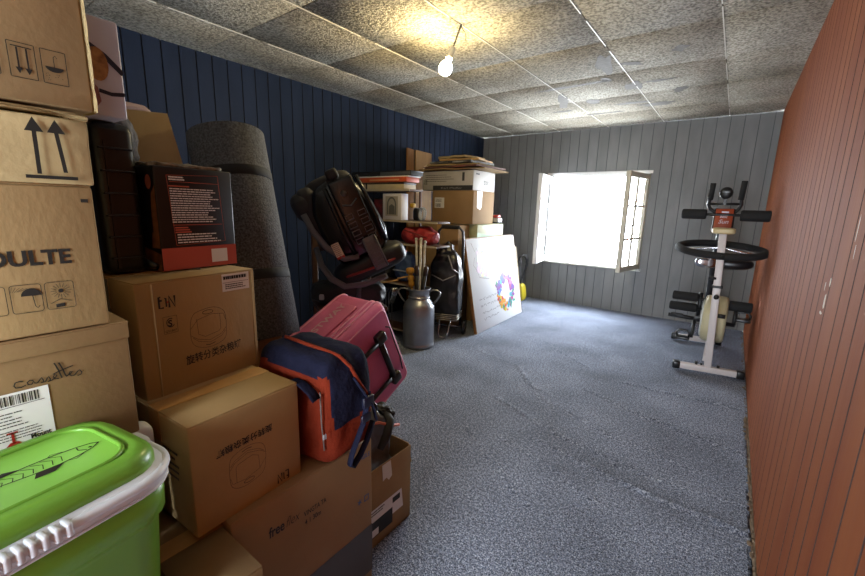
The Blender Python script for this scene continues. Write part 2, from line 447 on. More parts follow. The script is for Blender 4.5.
# ------------------------------------------------------------------ cardboard boxes
def face_x(sx, n=1): return frame((n * (sx / 2 + .0008), 0, 0), (0, n, 0), (0, 0, 1), (n, 0, 0))
def face_ny(sy): return frame((0, -sy / 2 - .0008, 0), (1, 0, 0), (0, 0, 1), (0, -1, 0))
def carton(label, loc, yaw, d, m=cardboard, lean=(0, 0), jit=.003, seam=True, tapes=True, name='cardboard_box', group=None, dent=0, seed=1):
    sx, sy, sz = d
    o = thing(name, label, 'box', loc, yaw, group)
    o.rotation_euler = (lean[0], lean[1], yaw)
    b = bmesh.new(); bmesh.ops.create_cube(b, size=1)
    for v in b.verts: v.co = Vector((v.co.x * sx, v.co.y * sy, (v.co.z + .5) * sz))
    bmesh.ops.bevel(b, geom=list(b.edges), offset=.0035, segments=2, profile=.5, affect='EDGES')
    if dent:
        bmesh.ops.subdivide_edges(b, edges=[e for e in b.edges if e.calc_length() > .05], cuts=9, use_grid_fill=True)
        for v in b.verts:
            nn = noise.noise(v.co * 9 + Vector((seed, 0, 0)))
            tz = max(0, (v.co.z / sz - .6) / .4)
            v.co += Vector((nn * dent * tz, nn * dent * tz * .6, -abs(noise.noise(v.co * 6 + Vector((0, seed, 0)))) * dent * 1.5 * tz))
    mb = MB(); mb._add(b, I4, True); body = mb.build('carton_body', m, o)
    if seam:
        mb = MB(); t = .003
        for s_ in (-1, 1):
            mb.box((s_ * (sx / 4 + .0005), 0, sz + t / 2), (sx / 2 - .003, sy - .002, t), bev=.001, seg=1)
        mb.build('top_flap', m, o)
    if tapes and seam:
        mb = MB(); mb.box((0, 0, sz + .0036), (.05, sy, .0008)); mb.box((0, -sy / 2 - .0006, sz - .035), (.05, .0008, .075))
        mb.box((0, sy / 2 + .0006, sz - .035), (.05, .0008, .075)); mb.build('packing_tape', tape, o)
    return o
def barcode(mb, x0, y0, x1, y1, M, n=26, t=.001):
    x = x0; w = (x1 - x0) / n / 1.6
    while x < x1:
        k = random.choice([.5, .5, 1, 1.5]) * w; mb.rect(x, y0, min(x + k, x1), y1, M, t); x += k + random.choice([.6, 1, 1.4]) * w
def lines_block(mb, x0, y0, x1, y1, M, rows, t=.001, fill=.55, dens=12):
    """rows of tiny unreadable print"""
    h = (y1 - y0) / rows
    for r in range(rows):
        x = x0; end = x0 + (x1 - x0) * random.uniform(.7, 1); yy = y1 - (r + 1) * h + h * .25
        while x < end:
            w = random.uniform(.3, 1.4) * (x1 - x0) / dens; w = min(w, end - x)
            mb.rect(x, yy, x + w * .85, yy + h * fill, M, t); x += w
def arrow(mb, x, y0, y1, w, hw, hh, M, lean=0):
    """arrow with head at y1 (y1 may be below y0)"""
    s_ = 1 if y1 > y0 else -1
    mb.poly([(x - w / 2, y0), (x + w / 2, y0), (x + w / 2 + lean, y1 - s_ * hh), (x - w / 2 + lean, y1 - s_ * hh)], M)
    mb.poly([(x + lean - hw, y1 - s_ * hh), (x + lean + hw, y1 - s_ * hh), (x + lean, y1)], M)
def rbox(mb, x0, y0, x1, y1, w, M, r=.004):
    P = []
    for cx_, cy_, a0 in ((x1 - r, y1 - r, 0), (x0 + r, y1 - r, 90), (x0 + r, y0 + r, 180), (x1 - r, y0 + r, 270)):
        for k in range(4): a = rad(a0 + 30 * k); P.append((cx_ + r * math.cos(a), cy_ + r * math.sin(a)))
    mb.ribbon(P, w, M, closed=True)
def arc(cx_, cy_, rx, ry, a0, a1, n=14): return [(cx_ + rx * math.cos(rad(a0 + (a1 - a0) * i / n)), cy_ + ry * math.sin(rad(a0 + (a1 - a0) * i / n))) for i in range(n + 1)]

XC = -1.13; SX = .40; YC = .045; SY = .41   # left column
def cy_(y): return y + .025 - YC
# open handwritten box 'cassettes'
o = carton('cardboard box with cassettes handwritten on it, above the green cooler', (XC, YC, .83), 0, (SX, SY, .232), cardboard_b, seam=False, tapes=False)
mb = MB(); mb.box((.09, 0, .2345), (.225, .415, .004), bev=.001); mb.box((.2025, 0, .219), (.004, .412, .03), RY(0), bev=.001); mb.build('top_flap', cardboard_b, o)
F = face_x(SX); mb = MB(); Z0 = .83
def zz(z): return z - Z0
def scrib(pts, w=.0016): mb.ribbon([(cy_(a), zz(b_)) for a, b_ in pts], w, F)
# cursive word: cassettes
px = .0605; bx = .982
def cur(seq, w=.0018): mb.ribbon([(cy_(px + a * .001), zz(bx + b_ * .001)) for a, b_ in seq], w, F, t=.0006)
cur([(11, 11), (7, 13), (2, 12), (0, 7), (2, 3), (8, 2), (14, 4)])                                   # c
cur([(24, 9), (20, 11), (16, 8), (17, 4), (21, 3), (24, 8), (25, 4), (28, 3)])                       # a
cur([(28, 3), (32, 8), (34, 11), (36, 6), (36, 3), (32, 2), (38, 2)])                                 # s
cur([(38, 2), (41, 7), (43, 10), (45, 5), (44, 2), (41, 1), (47, 2)])                                 # s
cur([(47, 2), (52, 6), (54, 9), (51, 11), (49, 7), (51, 3), (56, 2)])                                 # e
cur([(53, 32), (57, 18), (59, 7), (60, 2)], .0022); cur([(59, 31), (63, 17), (65, 6), (67, 2)], .0022)  # t t
cur([(49, 12), (57, 15), (68, 18), (77, 20)], .0018)
cur([(66, 3), (72, 6), (75, 9), (72, 10), (70, 6), (73, 1), (77, 1)]); cur([(77, 1), (82, 7), (85, 9), (88, 4), (86, 0), (81, -1)])
mb.build('handwriting', ink, o)
mb = MB(); mb.rect(cy_(-.03), zz(.872), cy_(.101), zz(.978), F, .0004); mb.mi = 1
barcode(mb, cy_(.018), zz(.957), cy_(.088), zz(.974), F, 30); mb.ribbon([(cy_(-.03), zz(.953)), (cy_(.094), zz(.955))], .001, F, t=.001)
lines_block(mb, cy_(.0), zz(.918), cy_(.072), zz(.947), F, 5, fill=.3); lines_block(mb, cy_(.03), zz(.895), cy_(.097), zz(.915), F, 4, fill=.3)
mb.text('Mount', .0115, F @ T(cy_(.069), zz(.889), 0), bold=.0004, width=.026, t=.001)
mb.mi = 2; mb.poly([(cy_(.036), zz(.877)), (cy_(.061), zz(.877)), (cy_(.0585), zz(.886)), (cy_(.053), zz(.892)), (cy_(.044), zz(.892)), (cy_(.0385), zz(.886))], F, .001)
mb.rect(cy_(.0465), zz(.89), cy_(.0500), zz(.909), F, .001); mb.rect(cy_(.0415), zz(.907), cy_(.055), zz(.91), F, .001)
mb.build('shipping_label', [paper, ink, redink], o)

Z0 = 1.068
o = carton('plain brown box printed OULTE with umbrella and sun symbols', (XC, .02, Z0), 0, (SX, .41, .252), cardboard, seam=True, seed=2)
F = face_x(SX); YC = .02; mb = MB()
mb.text('DOULTE', .0345, F @ T(cy_(.0255), zz(1.189), 0), bold=.0011, width=.131); mb.build('printed_text', ink, o); mb = MB()
for x0 in (.033, .0755, .1175): rbox(mb, cy_(x0), zz(1.110), cy_(x0 + .0375), zz(1.157), .0009, F)
ux, uz = cy_(.0755), zz(1.110)
mb.poly([(ux + .013, uz + .028)] + arc(ux + .0245, uz + .0275, .0125, .013, 180, 0, 10), F); mb.ribbon([(ux + .026, uz + .028), (ux + .0275, uz + .010), (ux + .030, uz + .006), (ux + .033, uz + .010)], .0011, F)
for k in range(5): mb.ribbon([(ux + .003 + k * .0045, uz + .045 - k * .001), (ux + .001 + k * .002, uz + .036 - 0 * k)], .0005, F)
sx_, sz_ = cy_(.1375), zz(1.141); mb.poly(arc(sx_, sz_, .0035, .0035, 0, 345, 12), F)
for k in range(16):
    a = k * PI / 8; mb.ribbon([(sx_ + .006 * math.cos(a), sz_ + .006 * math.sin(a)), (sx_ + .0135 * math.cos(a), sz_ + .0135 * math.sin(a))], .0007, F)
mb.ribbon([(sx_ - .015, zz(1.120)), (sx_ - .002, zz(1.127)), (sx_ + .013, zz(1.121))], .001, F); mb.poly([(sx_ - .009, zz(1.112)), (sx_ + .003, zz(1.113)), (sx_ + .003, zz(1.119)), (sx_ - .009, zz(1.118))], F)
mb.rect(cy_(.182), zz(1.293), cy_(.192), zz(1.299), F)
mb.build('printed_symbols', ink, o)

Z0 = 1.323; YC = .03
o = carton('crumpled brown box with two thick up arrows, between two other boxes', (XC, YC, Z0), 0, (SX, .40, .112), cardboard_d, seam=False, dent=.012, seed=5)
F = face_x(SX); F = F @ T(0, 0, .004); mb = MB()
arrow(mb, cy_(.134), zz(1.338), zz(1.4268), .0055, .0115, .0225, F, .001); arrow(mb, cy_(.167), zz(1.342), zz(1.4262), .0055, .0115, .0215, F, -.005)
mb.rect(cy_(.117), zz(1.3305), cy_(.182), zz(1.336), F); mb.build('printed_arrows', ink, o)
mb = MB()
b = bmesh.new()   # crumpled flap hanging over the face
rows = []
for j in range(6):
    row = []
    for i in range(22):
        u = i / 21; y = -.2 + .40 * u; v = j / 5
        drop = .001 + (.010 * max(0, 1 - abs(u - .97) / .12)) * v + .003 * v
        x = SX / 2 + .006 + .008 * noise.noise(Vector((y * 22, v * 2, 3))) + .004 * v
        row.append(b.verts.new((x, y, .118 - drop + .004 * noise.noise(Vector((y * 30, v, 8))))))
    rows.append(row)
for j in range(5):
    for i in range(21): b.faces.new((rows[j][i], rows[j][i + 1], rows[j + 1][i + 1], rows[j + 1][i]))
bmesh.ops.solidify(b, geom=list(b.faces), thickness=.003)
mb._add(b, I4, False); mb.build('crumpled_flap', cardboard_d, o)
mb = MB(); mb.box((0, 0, .118), (SX - .02, .38, .008), bev=.002); mb.build('top_flap', cardboard_d, o)

Z0 = 1.450; YC = .030
o = carton('topmost box of the left stack with handling symbols, touching the picture top', (XC + .005, YC, Z0), rad(3), (SX, .41, .36), cardboard_c, dent=.0, seed=4)
F = face_x(SX); mb = MB()
F = F @ T(-.022, 0, 0)
for x0 in (.090, .132, .170): 
    w_ = .031; rbox(mb, cy_(x0), zz(1.484), cy_(x0 + w_), zz(1.535), .0010, F, .001)
arrow(mb, cy_(.1425), zz(1.528), zz(1.490), .0022, .0042, .009, F); arrow(mb, cy_(.1535), zz(1.528), zz(1.490), .0022, .0042, .009, F); mb.rect(cy_(.136), zz(1.5285), cy_(.160), zz(1.530), F)
ux, uz = cy_(.170), zz(1.484); mb.poly(arc(ux + .0155, uz + .026, .0115, .008, 180, 360, 10), F); mb.ribbon([(ux + .0155, uz + .026), (ux + .0155, uz + .041), (ux + .018, uz + .044), (ux + .020, uz + .040)], .0009, F)
for k in range(14): mb.poly(arc(ux + random.uniform(.004, .027), uz + random.uniform(.005, .016), .0006, .0006, 0, 300, 5), F)
sx_, sz_ = cy_(.104), zz(1.508)
for k in range(12):
    a = k * PI / 6; mb.ribbon([(sx_ + .004 * math.cos(a), sz_ + .004 * math.sin(a)), (sx_ + .011 * math.cos(a), sz_ + .011 * math.sin(a))], .0007, F)
mb.rect(cy_(.094), zz(1.522), cy_(.113), zz(1.530), F)
mb.build('printed_symbols', ink, o)
mb = MB(); b = bmesh.new(); rows = []
for i in range(20):   # torn corner edge
    z = .36 * i / 19; rows.append([b.verts.new((SX / 2 - .002, .205, z)), b.verts.new((SX / 2 + .004 + .006 * noise.noise(Vector((z * 40, 0, 0))), .209, z)), b.verts.new((SX / 2 - .03, .212 + .010 * noise.noise(Vector((z * 30, 4, 0))), z)), b.verts.new((SX / 2 - .06, .206, z))])
for i in range(19):
    for k in range(3): b.faces.new((rows[i][k], rows[i][k + 1], rows[i + 1][k + 1], rows[i + 1][k]))
bmesh.ops.solidify(b, geom=list(b.faces), thickness=.003); mb._add(b); mb.build('torn_edge', cardboard_d, o)

# IN boxes
def cooker_art(mb, cx_, cz_, w, h, F, flip=1):
    f = flip
    P = [(-.5, -.25), (-.5, .15), (-.40, .40), (-.15, .48), (.15, .5), (.38, .42), (.5, .25), (.5, -.25), (.38, -.44), (0, -.52), (-.35, -.44)]
    P = [P[-1]] + P
    def q(p): return (cx_ + f * p[0] * w, cz_ + f * p[1] * h)
    # smooth closed outline
    pts = []
    K = P[1:]
    for i in range(len(K)):
        a, b_, c, d = K[i - 1], K[i], K[(i + 1) % len(K)], K[(i + 2) % len(K)]
        for t in (0, .33, .66):
            pts.append(tuple(.5 * ((2 * b_[k]) + (-a[k] + c[k]) * t + (2 * a[k] - 5 * b_[k] + 4 * c[k] - d[k]) * t * t + (-a[k] + 3 * b_[k] - 3 * c[k] + d[k]) * t ** 3) for k in (0, 1)))
    lw = .0008
    mb.ribbon([q(p) for p in pts], lw, F, closed=True)
    mb.ribbon([q(p) for p in [(-.5, .05), (-.3, .25), (.1, .33), (.45, .28), (.5, .1)]], lw, F)
    mb.ribbon([q(p) for p in [(-.32, .27), (-.3, -.12), (-.12, -.22), (.28, -.16), (.34, -.1), (.34, .3)]], lw, F)
    mb.ribbon([q(p) for p in [(-.5, -.12), (-.34, -.24), (0, -.34), (.36, -.24), (.5, -.1)]], lw, F)
    mb.ribbon([q(p) for p in [(-.46, -.18), (-.32, -.3), (0, -.4), (.36, -.3), (.48, -.18)]], lw, F)
    mb.ribbon([q(p) for p in arc(0, .4, .15, .05, 0, 360, 12)], lw * 1.5, F)
    mb.ribbon([q(p) for p in [(-.12, -.44), (.0, -.46), (.15, -.43)]], lw * 2, F)
def logo(mb, x, z, s_, F, f=1):
    # angular L..N trade mark
    def q(a, b_): return (x + f * a * s_, z + f * b_ * s_)
    mb.ribbon([q(.22, 1), q(.06, 1), q(.06, .05), q(.4, .05)], .16 * s_, F); mb.rect(*sorted_rect(q(.0, .62), q(.3, .78)), F)
    mb.ribbon([q(.86, .0), q(.86, 1.0), q(1.32, .0), q(1.32, 1.0)], .17 * s_, F)
    mb.ribbon([q(.5, .85), q(.62, .85), q(.62, .1)], .12 * s_, F)
def sorted_rect(a, b_): return min(a[0], b_[0]), min(a[1], b_[1]), max(a[0], b_[0]), max(a[1], b_[1])

b1 = (.30, .304, .287)
o = carton('tan box with cooker drawing and Chinese writing upright, under the black and red box', (-1.229, .443, .8245), .104, b1, cardboard, seed=7)
F = face_x(b1[0]); mb = MB()
logo(mb, -.106, .222, .028, F)
mb.text('旋转分类杂粮罐', .0265, F @ T(-.056, .066, 0) @ RZ(rad(2)), bold=.0003, width=.153)
cooker_art(mb, .009, .150, .094, .104, F)
rbox(mb, -.0995, .158, -.068, .200, .0007, F, .001); mb.ribbon(arc(-.083, .184, .009, .011, 60, 330, 14), .0018, F); mb.text('S', .022, F @ T(-.0895, .175, 0), bold=.0006); mb.text('QS1807', .0075, F @ T(-.097, .161, 0), width=.026)
mb.build('printed_markings', ink, o)
mb = MB(); mb.mi = 0; mb.poly(arc(-.0855, .236, .0022, .0022, 0, 330, 8), F, .0008); mb.build('red_dot', redink, o)
mb = MB(); mb.rect(.054, .237, .134, .2845, F, .0006); mb.mi = 1; lines_block(mb, .058, .266, .130, .281, F, 1, fill=.6); mb.rect(.056, .2605, .132, .2615, F, .001); lines_block(mb, .062, .242, .125, .258, F, 3, fill=.5); mb.build('white_label', [paper, ink], o)
mb = MB()
for y in (-.118, .142): mb.tube([(b1[0] / 2 + .0, y, .004), (b1[0] / 2 + .0, y, .283)], .0025, 6)
build_each(mb, 'corner_ridge', cardboard_d, o)
mb = MB(); mb.tube([(.02, -.154, .287), (.02, -.155, .1), (.02, -.154, .01)], .003, 6); mb.tube([(-.1, -.15, .291), (-.04, -.02, .292), (.06, .05, .291)], .003, 6); mb.build('packing_cord', mat('cord', '5c564a', .8), o)
mb = MB(); FN = face_ny(b1[1]); mb.poly(arc(.09, .19, .006, .009, 0, 330, 10), FN); mb.build('hand_hole', ink, o)

b2 = (.30, .286, .270)
o = carton('tan box with upside-down cooker drawing and writing, beside the red bag', (-1.030, .447, .5545), .069, b2, mat('cardboard_amber', 'a0865c', .78, spec=.2, var=.1, vscale=5, bump=.05, bscale=80), seed=8)
F = face_x(b2[0]); mb = MB()
mb.text('旋转分类杂粮罐', .0215, F @ T(.058, .190, 0) @ RZ(PI + rad(1)), bold=.0003, width=.147)
cooker_art(mb, -.013, .112, .094, .100, F, -1); logo(mb, .101, .036, .026, F, -1)
mb.build('printed_markings', ink, o)
mb = MB(); FN = face_ny(b2[1]); lines_block(mb, .03, .12, .10, .2, FN, 5, fill=.4); mb.build('side_print', ink, o)

bg = (.45, .463, .553)
cb_big = mat('cardboard_brown', '8a7050', .75, spec=.2, var=.1, vscale=3, bump=.04, bscale=80)
o = carton('large brown floor box printed free flex, under the tan box and red bag', (-1.081, .612, 0), .002, bg, cb_big, seam=True, seed=9)
F = face_x(bg[0]); mb = MB()
mb.text('free', .042, F @ T(-.140, .447, 0) @ RZ(rad(-2)), bold=.0008, width=.045); mb.text('flex', .042, F @ T(-.092, .446, 0) @ RZ(rad(-2)), shear=.3, bold=-.0006, width=.042); mb.build('printed_text', ink, o); mb = MB()
mb.text('VINGTA TA', .022, F @ T(-.034, .440, 0), bold=.0003, width=.078); mb.text('4 1 30m', .022, F @ T(-.032, .412, 0), bold=.0003, width=.055)
mb.build('printed_text', ink, o)
mb = MB(); mb.text('FRAGILE', .022, F @ T(.160, .500, 0), bold=.0003, width=.06); mb.build('blue_stamp', blue_ink, o); mb = MB(); mb.text('✶ □', .03, F @ T(.165, .34, 0), bold=.0005, width=.05); mb.build('blue_stamp', blue_ink, o)
mb = MB(); mb.rect(-.23, .05, .2315, .235, F, .0005); mb.build('shiny_tape', mat('brown_tape', '3f2f22', .3), o)

# small plain box in front (low) with its lid face up
o = carton('low brown box at the bottom frame edge, right of the cooler', (-.91, .306, 0), 0, (.40, .138, .535), cardboard_b, seed=10)
# low carton carrying cooler
o = carton('cardboard box under the green cooler, mostly out of view', (-.86, -.01, 0), rad(3), (.36, .30, .484), cardboard_c, seed=11)

# open box on the floor
d = (.30, .285, .334)
ob = thing('open_cardboard_box', 'open floor box with grey bag inside and white label, below the pink suitcase', 'box', (-1.10, 1.02, 0))
mb = MB(); w = .004
mb.box((0, 0, .003), (d[0], d[1], .006))
for s_ in (-1, 1):
    mb.box((s_ * (d[0] / 2 - w / 2), 0, d[2] / 2), (w, d[1], d[2]), bev=.001); mb.box((0, s_ * (d[1] / 2 - w / 2), d[2] / 2), (d[0], w, d[2]), bev=.001)
mb.build('carton_body', cardboard_c, ob)
mb = MB(); mb.box((0, .0, -.05), (d[0] - .01, .003, .10), T(0, d[1] / 2 - .010, d[2] + .012) @ RX(rad(12))); mb.build('inner_flap', cardboard, ob)
F = face_x(d[0]); mb = MB(); mb.poly([(-.03, .332), (.018, .332), (.026, .262), (.008, .25), (-.006, .268), (-.026, .262)], F, .0012); mb.build('torn_tape', mat('pale_tape', 'c9c2b4', .4), ob)
mb = MB(); mb.poly([(-.12, .085), (-.12, .168), (.085, .168), (.095, .08)], F, .0006); mb.mi = 1
lines_block(mb, -.11, .14, -.0, .162, F, 2, fill=.5); mb.rect(.03, .13, .075, .155, F, .001); mb.rect(-.11, .045, .03, .115, F, .001); mb.mi = 0; mb.rect(-.09, .05, -.05, .08, F, .0014); mb.build('shipping_label', [paper, ink], ob)
# bag inside
gb_ = thing('fabric_bag', 'grey and black crumpled bag stuffed in the open floor box', 'bag', (-1.10, 1.02, .007))
mb = MB(); mb.puff((.0, .0, .245), (.275, .26, .475), e=.5, amp=.03, fs=9, seed=3, taper=.3); mb.build('bag_body', mat('grey_nylon', '5c5e66', .5, bump=.1), gb_)
mb = MB(); mb.puff((.04, .085, .455), (.11, .08, .07), e=.7, amp=.03, fs=12, seed=5); mb.tube([(.07, .08, .47), (.11, .06, .46), (.128, .02, .42), (.13, -.02, .38)], [.016, .018, .018, .012], 8, flat=.5); mb.build('drawcord_top', black_mt, gb_)
mb = MB(); mb.tube([(.045, -.03, .452), (.09, .02, .46), (.12, .06, .44), (.11, .11, .42)], .006, 8); mb.build('red_trim', mat('salmon_trim', 'b5685a', .7), gb_)

# hidden supports
carton('cardboard box on the floor behind the rice cooker boxes', (-1.66, .40, 0), 0, (.44, .44, .56), cardboard_c, seed=12)
carton('cardboard box stacked behind the tan box with cooker drawing', (-1.63, .40, .566), .0, (.40, .42, .54), cardboard, seed=13)
carton('cardboard box standing under the rolled foam mat', (-1.66, .78, 0), 0, (.42, .27, .757), cardboard_c, seed=14)
carton('cardboard box hidden under the pink suitcase', (-1.43, 1.16, 0), 0, (.20, .18, .20), cardboard_c, seed=15, tapes=False)

# box with open flap behind
o = carton('cardboard box with one flap raised, behind the black and red box', (-1.64, .47, 1.114), .1, (.30, .26, .22), cardboard_d, seam=False)
mb = MB(); F2 = frame((.13, 0, .222), (-.08, 1, 0), (-.12, 0, .99), (1, .1, .1))
pr = [(-.05, -.0), (.165, -.0), (.125, .25), (-.02, .235), (-.05, .12)]
mb.prism(pr, -.002, .002, F2); mb.build('raised_flap', cardboard_d, o)

# black and red instruction box
br = (.25, .21, .269)
o = carton('black and red retail box covered in fine print, on the upright tan box', (-1.317, .50, 1.1175), .123, br, mat('glossy_black_card', '121115', .35, bump=.02), seam=False, name='retail_box')
F = face_x(br[0]); mb = MB(); mb.rect(-.1045, .001, .1045, .060, F, .0003); mb.build('red_band', mat('red_card', 'b04a38', .4), o)
mb = MB(); mb.ribbon([(-.076, .247), (.062, .254), (.072, .072), (-.066, .066)], .0013, F, closed=True); mb.rect(-.07, .119, .066, .1205, F, .0006); mb.rect(-.07, .231, .062, .2322, F, .0006)
mb.rect(-.073, .219, -.02, .222, F, .0006)
for k in range(3): mb.rect(-.066, .100 + k * .006 - .001, -.024 - k * .004, .1035 + k * .006 - .001, F, .0006)
mb.build('red_outline', mat('red_print', 'b5543c', .5), o)
mb = MB(); lines_block(mb, -.071, .125, .064, .217, F, 15, t=.0008, fill=.42, dens=14); lines_block(mb, -.062, .070, .062, .098, F, 4, t=.0008, fill=.4); lines_block(mb, -.071, .234, -.03, .246, F, 2, t=.0008, fill=.6)
mb.build('printed_text', mat('white_print', 'e4e4e4', .5), o)
mb = MB(); mb.rect(.027, .012, .075, .050, F, .0008); mb.build('white_sticker', paper, o)
FN = face_ny(br[1]); mb = MB(); mb.poly([(-.02, .001), (.124, .001), (.124, .045), (.05, .06), (-.02, .03)], FN, .0004); mb.poly([(.085, .06), (.124, .06), (.124, .22), (.105, .2)], FN, .0004); mb.build('photo_print', mat('brown_print', '8a5a34', .45, color2='5b3b22', vscale=40), o)
mb = MB(); mb.poly(arc(.098, .229, .014, .018, 0, 345, 16), FN, .0008); mb.build('round_seal', mat('seal_red', '8c4a3c', .5), o)
mb = MB(); mb.tube([(.0, -.11, .04), (.06, -.118, .025), (.11, -.112, .012)], .008, 8)
mb.rect(.07, .10, .10, .14, FN, .0008); mb.rect(.075, .155, .1, .185, FN, .0008); mb.build('tool_picture', black_pl, o)
mb = MB(); mb.puff((0, 0, br[2] + .005), (br[0] - .01, br[1] - .008, .014), e=.3, amp=.006, fs=30, seed=2); mb.build('torn_top', mat('torn_card', '8c8474', .9, color2='4a453c', vscale=50), o)
# bottle-like black hard case
cs = thing('tool_case', 'black ribbed plastic case standing between left stack and black and red box', 'case', (-1.285, .337, 1.118), .10)
mb = MB(); mb.box((0, 0, .180), (.17, .088, .36), bev=.02, seg=3); mb.build('case_shell', mat('black_case', '0c0d10', .3, bump=.05, bscale=40), cs)
mb = MB()
for k in range(6): mb.box((.004, 0, .04 + .052 * k), (.172, .07, .005), bev=.002)
mb.box((.086, -.022, .165), (.006, .006, .3)); mb.build('shell_rib', black_pl, cs)

# white printed box top left
wb = (.20, .092, .20)
o = carton('tall white printed box with navy stripe, behind the topmost left box', (-1.245, .335, 1.475), 0.03, wb, mat('white_card', 'b4aeb8', .45), seam=False, name='printed_white_box')
o.location = (-1.246, .312, 1.4795); F = face_x(wb[0])
mb = MB(); mb.ribbon([(-.03, .150), (-.01, .140), (.015, .125), (.046, .095)], .011, F, t=.0008); mb.ribbon([(-.002, .052), (.02, .048), (.046, .052)], .008, F, t=.0008); mb.build('navy_stripe', mat('navy_print', '141a33', .5), o)
mb = MB(); mb.poly(arc(.0, .105, .020, .034, 0, 345, 16), F, .001); mb.build('tan_picture', mat('tan_print', 'a87b48', .5, color2='7a4f2c', vscale=60), o)
mb = MB(); mb.poly([(-.048, .001), (-.02, .001), (-.0, .03), (-.004, .058), (-.02, .075), (-.048, .08)], F, .0007); mb.poly([(-.048, .12), (-.03, .13), (-.03, .208), (-.048, .208)], F, .0007); mb.build('pink_picture', mat('pink_print', '8a5a5a', .5, color2='6b4040', vscale=50), o)
mb = MB(); mb.poly(arc(-.022, .043, .012, .014, 0, 345, 14), F, .001); mb.mi = 1; mb.text('2', .014, F @ T(-.027, .038, 0), t=.0013); mb.build('round_mark', [mat('dark_maroon', '3a1f22', .5), paper], o)

# grey rucksack & rolled cloth
rk = thing('rucksack', 'grey striped rucksack wedged behind the black case', 'bag', (-1.50, .37, 1.34))
rk.location = (-1.475, .40, 1.338)
mb = MB(); mb.puff((0, 0, .10), (.14, .16, .22), e=.6, amp=.02, fs=10, seed=9); mb.build('bag_body', mat('grey_weave', '4c4a4c', .8, bump=.3, bscale=80), rk)
mb = MB()
for k in range(5): mb.tube([(.072, -.03 + .014 * k, .02 + .004 * k), (.078, -.02 + .014 * k, .08), (.066, -.01 + .014 * k, .15)], .003, 6)
mb.build('webbing', mat('pale_webbing', '8c8888', .7), rk)
rl = thing('rolled_cloth', 'pale pinkish rolled cloth lying above the raised cardboard flap', 'cloth', (-1.69, .55, 1.335))
rl = rl
mb = MB(); mb.puff((0, 0, .12), (.16, .17, .24), e=.6, amp=.02, fs=10, seed=6); mb.build('cloth_pile', mat('dim_cloth', '5a5050', .8), rl)
mb = MB(); mb.tube([(-.01, -.11, .255), (-.01, -.04, .268), (-.01, .03, .265), (-.01, .075, .24)], [.012, .022, .022, .012], 12); mb.build('cloth_roll', mat('pink_cloth', 'a58c84', .8, bump=.2), rl)

# dark grey bin behind cooler
bn = thing('storage_bin', 'dark grey bin with white lid, behind the green cooler and under the cassettes box', 'bin', (-1.12, .065, .508))
bn.location = (-1.125, .055, 0)
mb = MB(); mb.box((0, 0, .40), (.375, .07, .30)); mb.bm.clear(); mb.box((-.02, .0, .64), (.35, .455, .36), bev=.05, seg=5); mb.build('bin_body', grey_pl, bn)
carton('cardboard box on the floor under the dark grey bin', (-1.48 + .30, -.06, 0), 0, (.30, .36, .455), cardboard_c, seed=19, tapes=False)
mb = MB(); mb.puff((.15, .19, .790), (.05, .075, .07), e=.5); mb.build('white_lid', white_pl, bn)
mb = MB(); mb.box((.145, .207, .72), (.06, .035, .05), bev=.012); mb.build('clasp', white_pl, bn)

# ------------------------------------------------------------------ green cooler
A = rad(10)
ck = thing('cooler', 'lime green picnic cooler with fish drawing on lid and ribbed white handle', 'cooler', (-.806, .002, .490), A)
def rrect(w, h, r, n=6):
    P = []
    for cx_, cy0, a0 in ((w / 2 - r, h / 2 - r, 0), (-w / 2 + r, h / 2 - r, 90), (-w / 2 + r, -h / 2 + r, 180), (w / 2 - r, -h / 2 + r, 270)):
        for k in range(n): a = rad(a0 + 90 * k / (n - 1)); P.append((cx_ + r * math.cos(a), cy0 + r * math.sin(a)))
    return P
def loft(mb, secs, M=I4, cap=True):
    b = bmesh.new(); R = [[b.verts.new((x, y, z)) for x, y in P] for P, z in secs]; n = len(R[0])
    for a_, c_ in zip(R, R[1:]):
        for j in range(n): b.faces.new((a_[j], a_[(j + 1) % n], c_[(j + 1) % n], c_[j]))
    if cap: b.faces.new(R[0][::-1]); b.faces.new(R[-1])
    mb._add(b, M, True)
CW, CL = .255, .44
mb = MB(); loft(mb, [(rrect(CW * .80, CL * .86, .05), 0), (rrect(CW * .82, CL * .88, .055), .01), (rrect(CW * .93, CL * .95, .06), .27), (rrect(CW * .95, CL * .97, .06), .28), (rrect(CW * .99, CL * .99, .062), .284), (rrect(CW, CL, .062), .340)])
mb.build('cooler_body', green_pl, ck)
mb = MB()
for k, (yy, hh) in enumerate([(.125, .10), (.085, .15), (.045, .10), (-.02, .13), (-.08, .10)]):
    x = CW * .48 - .008
    mb.tube([(x - .008, yy + .04, .02), (x - .002, yy + .04, .08 + hh * .4), (x - .001, yy + .03, .10 + hh * .5), (x - .001, yy + .014, .105 + hh * .5), (x - .001, yy + .006, .09 + hh * .5), (x - .004, yy + .004, .02)], .003, 6)
build_each(mb, 'embossed_ridge', green_pl, ck)
mb = MB(); loft(mb, [(rrect(CW * 1.03, CL * 1.01, .066), .338), (rrect(CW * 1.05, CL * 1.02, .068), .342), (rrect(CW * 1.06, CL * 1.03, .068), .364), (rrect(CW * 1.02, CL * 1.0, .066), .370)])
mb.tube([(x, y, .342) for x, y in rrect(CW * 1.055, CL * 1.025, .07)], .0025, 6, closed=True)
mb.build('white_rim', white_pl, ck)
mb = MB(); loft(mb, [(rrect(CW * .93, CL * .97, .062), .36), (rrect(CW * .93, CL * .97, .062), .378), (rrect(CW * .90, CL * .955, .06), .390), (rrect(CW * .82, CL * .91, .05), .398), (rrect(CW * .70, CL * .84, .045), .4005), (rrect(CW * .69, CL * .83, .045), .397)])
lid = mb.build('lid', green_pl, ck)
